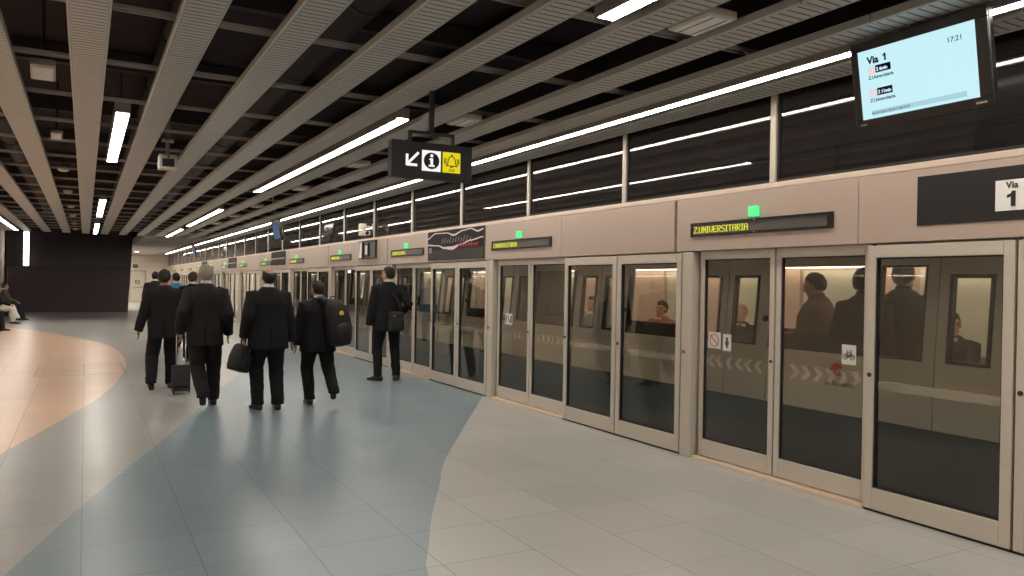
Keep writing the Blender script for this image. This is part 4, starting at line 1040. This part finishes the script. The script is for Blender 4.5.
for i in range(ND):
    c = CY0 + PER * i
    slab(body, c - .555, c + .555, 1.995, 2.35)
    for s_ in (-1, 1):
        y0, y1 = (c - .55, c - .004) if s_ < 0 else (c + .004, c + .55)
        w0, w1 = (c - .40, c - .085) if s_ < 0 else (c + .085, c + .40)
        zt = 1.73
        if i == 0 and s_ > 0: w0, w1, zt = c + .095, c + .475, 1.80
        d = MB(); slab(d, y0, y1, .585, 1.08, .012, .045); slab(d, y0, y1, zt, 1.99, .012, .045); slab(d, y0, w0, 1.08, zt, .012, .045); slab(d, w1, y1, 1.08, zt, .012, .045)
        do = d.build('door', M['tdoor'], t)
        gk = MB(); q = .028 if zt < 1.75 else .014
        slab(gk, w0, w0 + q, 1.08, zt, .002, .046); slab(gk, w1 - q, w1, 1.08, zt, .002, .046); slab(gk, w0 + q, w1 - q, 1.08, 1.08 + q, .002, .046); slab(gk, w0 + q, w1 - q, zt - q, zt, .002, .046)
        gk.build('gasket', M['seal'], do)
        g = MB(); slab(g, w0 + q, w1 - q, 1.08 + q, zt - q, .02, .028); g.build('door_window', M['train_glass'], do)
        if i < 6 and s_ < 0:
            zb = 1.33; MB().disc((tx(zb) + .008, y0 + .05, zb), (1, 0, -.085), .030, .018, 16).build('push_button', M['black'], do)
    e = MB(); slab(e, c - .555, c - .545, .6, 1.99, -.002, .05); slab(e, c + .545, c + .555, .6, 1.99, -.002, .05); slab(e, c - .004, c + .004, .6, 1.99, .016, .05); e.build('door_seal', M['seal'], t)
body.build('body_side', M['tbody'], t); skirt.build('skirt', M['tdark'], t); black.build('window_band', M['gblack'], t)
mb = MB(); mb.box(5.60, 8.15, TY0, TY1, 2.28, 2.36); mb.build('interior_ceiling', M['tceil'], t)
MB().box(5.44, 8.15, TY0, TY1, 2.362, 2.46).build('roof', M['tgrey'], t)
MB().box(5.47, 8.15, TY0, TY1, -.04, .035).build('interior_floor', M['tfloor'], t)
MB().box(8.05, 8.20, TY0, TY1, -.5, 2.28).build('far_side', M['tbody'], t)
MB().box(5.5, 8.2, TY0 - .06, TY0, -.5, 2.4).build('end_wall', M['tbody'], t)
MB().box(5.5, 8.2, TY1, TY1 + .06, -.5, 2.4).build('end_wall', M['tbody'], t)
# lining opposite: salmon frames with pale panels, poles
sal, gre = MB(), MB()
for a_, b_ in ((5.3, 5.75), (6.85, 7.12), (8.3, 8.82), (9.5, 10.25)): sal.box(8.02, 8.055, a_, b_, .5, 1.86)
for a_, b_ in ((2.0, 3.6), (4.3, 5.22), (5.82, 6.78), (7.2, 8.22), (8.9, 9.42)): gre.box(8.015, 8.055, a_, b_, .95, 1.84)
for i in range(4, ND):
    c = CY0 + PER * i - .6
    sal.box(8.02, 8.055, c - .22, c + .55, .5, 1.86); gre.box(8.015, 8.055, c + .62, c + 1.8, .95, 1.84)
sal.build('door_lining', M['tsalmon'], t); gre.build('wall_lining', M['tgreen'], t)
MB().box(7.90, 8.05, TY0, TY1, 1.95, 2.06).build('light_cove', M['tceil'], t)
for k in range(18):
    y0 = TY0 + .05 + k * 3.1
    if y0 + 3 > TY1: break
    MB().box(7.88, 7.93, y0, y0 + 3.0, 1.87, 1.93).build('cove_lamp', M['tlamp'], t)
    if k < 6 or k % 2: MB().box(6.55, 6.85, y0, y0 + 3.0, 2.262, 2.278).build('ceiling_light', M['tlamp'], t)
for i in range(ND):
    c = CY0 + PER * i
    if i < 10:
        mb = MB(); mb.tube([(6.35, c + .9, .03), (6.35, c + .9, 2.28)], .018, 10); mb.build('grab_pole', M['steel'], t, smooth=True)
    mb = MB(); mb.box(7.45, 8.02, c - .2, c + 1.4, .40, .47); mb.box(7.93, 8.02, c - .2, c + 1.4, .47, .95); mb.box(7.5, 7.98, c - .15, c - .08, .03, .40); mb.box(7.5, 7.98, c + 1.28, c + 1.35, .03, .40); mb.build('seat', M['seatm'], t, bevel=.02)
    if 2 <= i < 8:
        MB().box(6.0, 6.04, c + .56, c + .60, .035, 2.27).build('draught_screen', M['tgrey'], t)
mb = MB()
for z in (.05,): slab(mb, TY0, TY1, z, z + .02, -.006, .0)
mb.build('skirt_line', M['tgrey'], t)
MB().box(5.62, 5.72, 8.74, 10.1, .04, 2.26).build('unlit_bay_board', M['tgrey'], t)  # added dark board imitates an unlit interior behind these windows
# operator mark on the train side
zc, yc = .965, 4.24
e = thing('unused', 'x', 'x'); bpy.data.objects.remove(e)
mk = bpy.data.objects.new('operator_mark', None)
mk = MB()
mk.ringflat((0, 0), .0004, .085, -.004, 0, 28, a0=.12 * PI, a1=1.08 * PI)
mo = mk.build('red_mark', M['redmark'], t, 'red emblem above small dark lettering'); mo.location = (TX - .001, yc, .945); mo.rotation_euler = (0, 0, -PI / 2); mo.scale = (.68, 1, .68)
mk2 = MB(); mk2.stroke([(-.03, -.03), (.03, -.062), (.075, -.03)], .03, -.004, 0); m2 = mk2.build('red_stroke', M['redmark'], mo)
m3 = text('mark_text', 'de Barcelona', .086, M['ink'], mo, -.17, -.19, -.002, 'LEFT', .0012, sx=.95)

# ------------------------------------------------------------------ world, camera, view
w = bpy.data.worlds.new('w'); SC.world = w; w.use_nodes = True
w.node_tree.nodes['Background'].inputs[0].default_value = (.01, .009, .009, 1); w.node_tree.nodes['Background'].inputs[1].default_value = 1.0
cam = bpy.data.cameras.new('camera'); co = bpy.data.objects.new('camera', cam); COL.objects.link(co)
cam.sensor_width = 36; cam.lens = 770 / 1024 * 36; cam.clip_start = .05; cam.clip_end = 300
yaw = math.atan(427 / 770)
co.matrix_world = Matrix.Translation((0, 0, 1.6)) @ Matrix.Rotation(-yaw, 4, 'Z') @ Matrix.Rotation(math.radians(90 - .241), 4, 'X') @ Matrix.Rotation(math.radians(.974), 4, 'Z')
SC.camera = co
SC.view_settings.view_transform = 'Standard'; SC.view_settings.look = 'None'
SC.view_settings.exposure = 0.0; SC.view_settings.gamma = 1.0; SC.view_settings.use_curve_mapping = False
SC.cycles.use_denoising = True
SC.cycles.max_bounces = 10; SC.cycles.transparent_max_bounces = 24; SC.cycles.diffuse_bounces = 4; SC.cycles.glossy_bounces = 4
SC.cycles.sample_clamp_indirect = 6.0
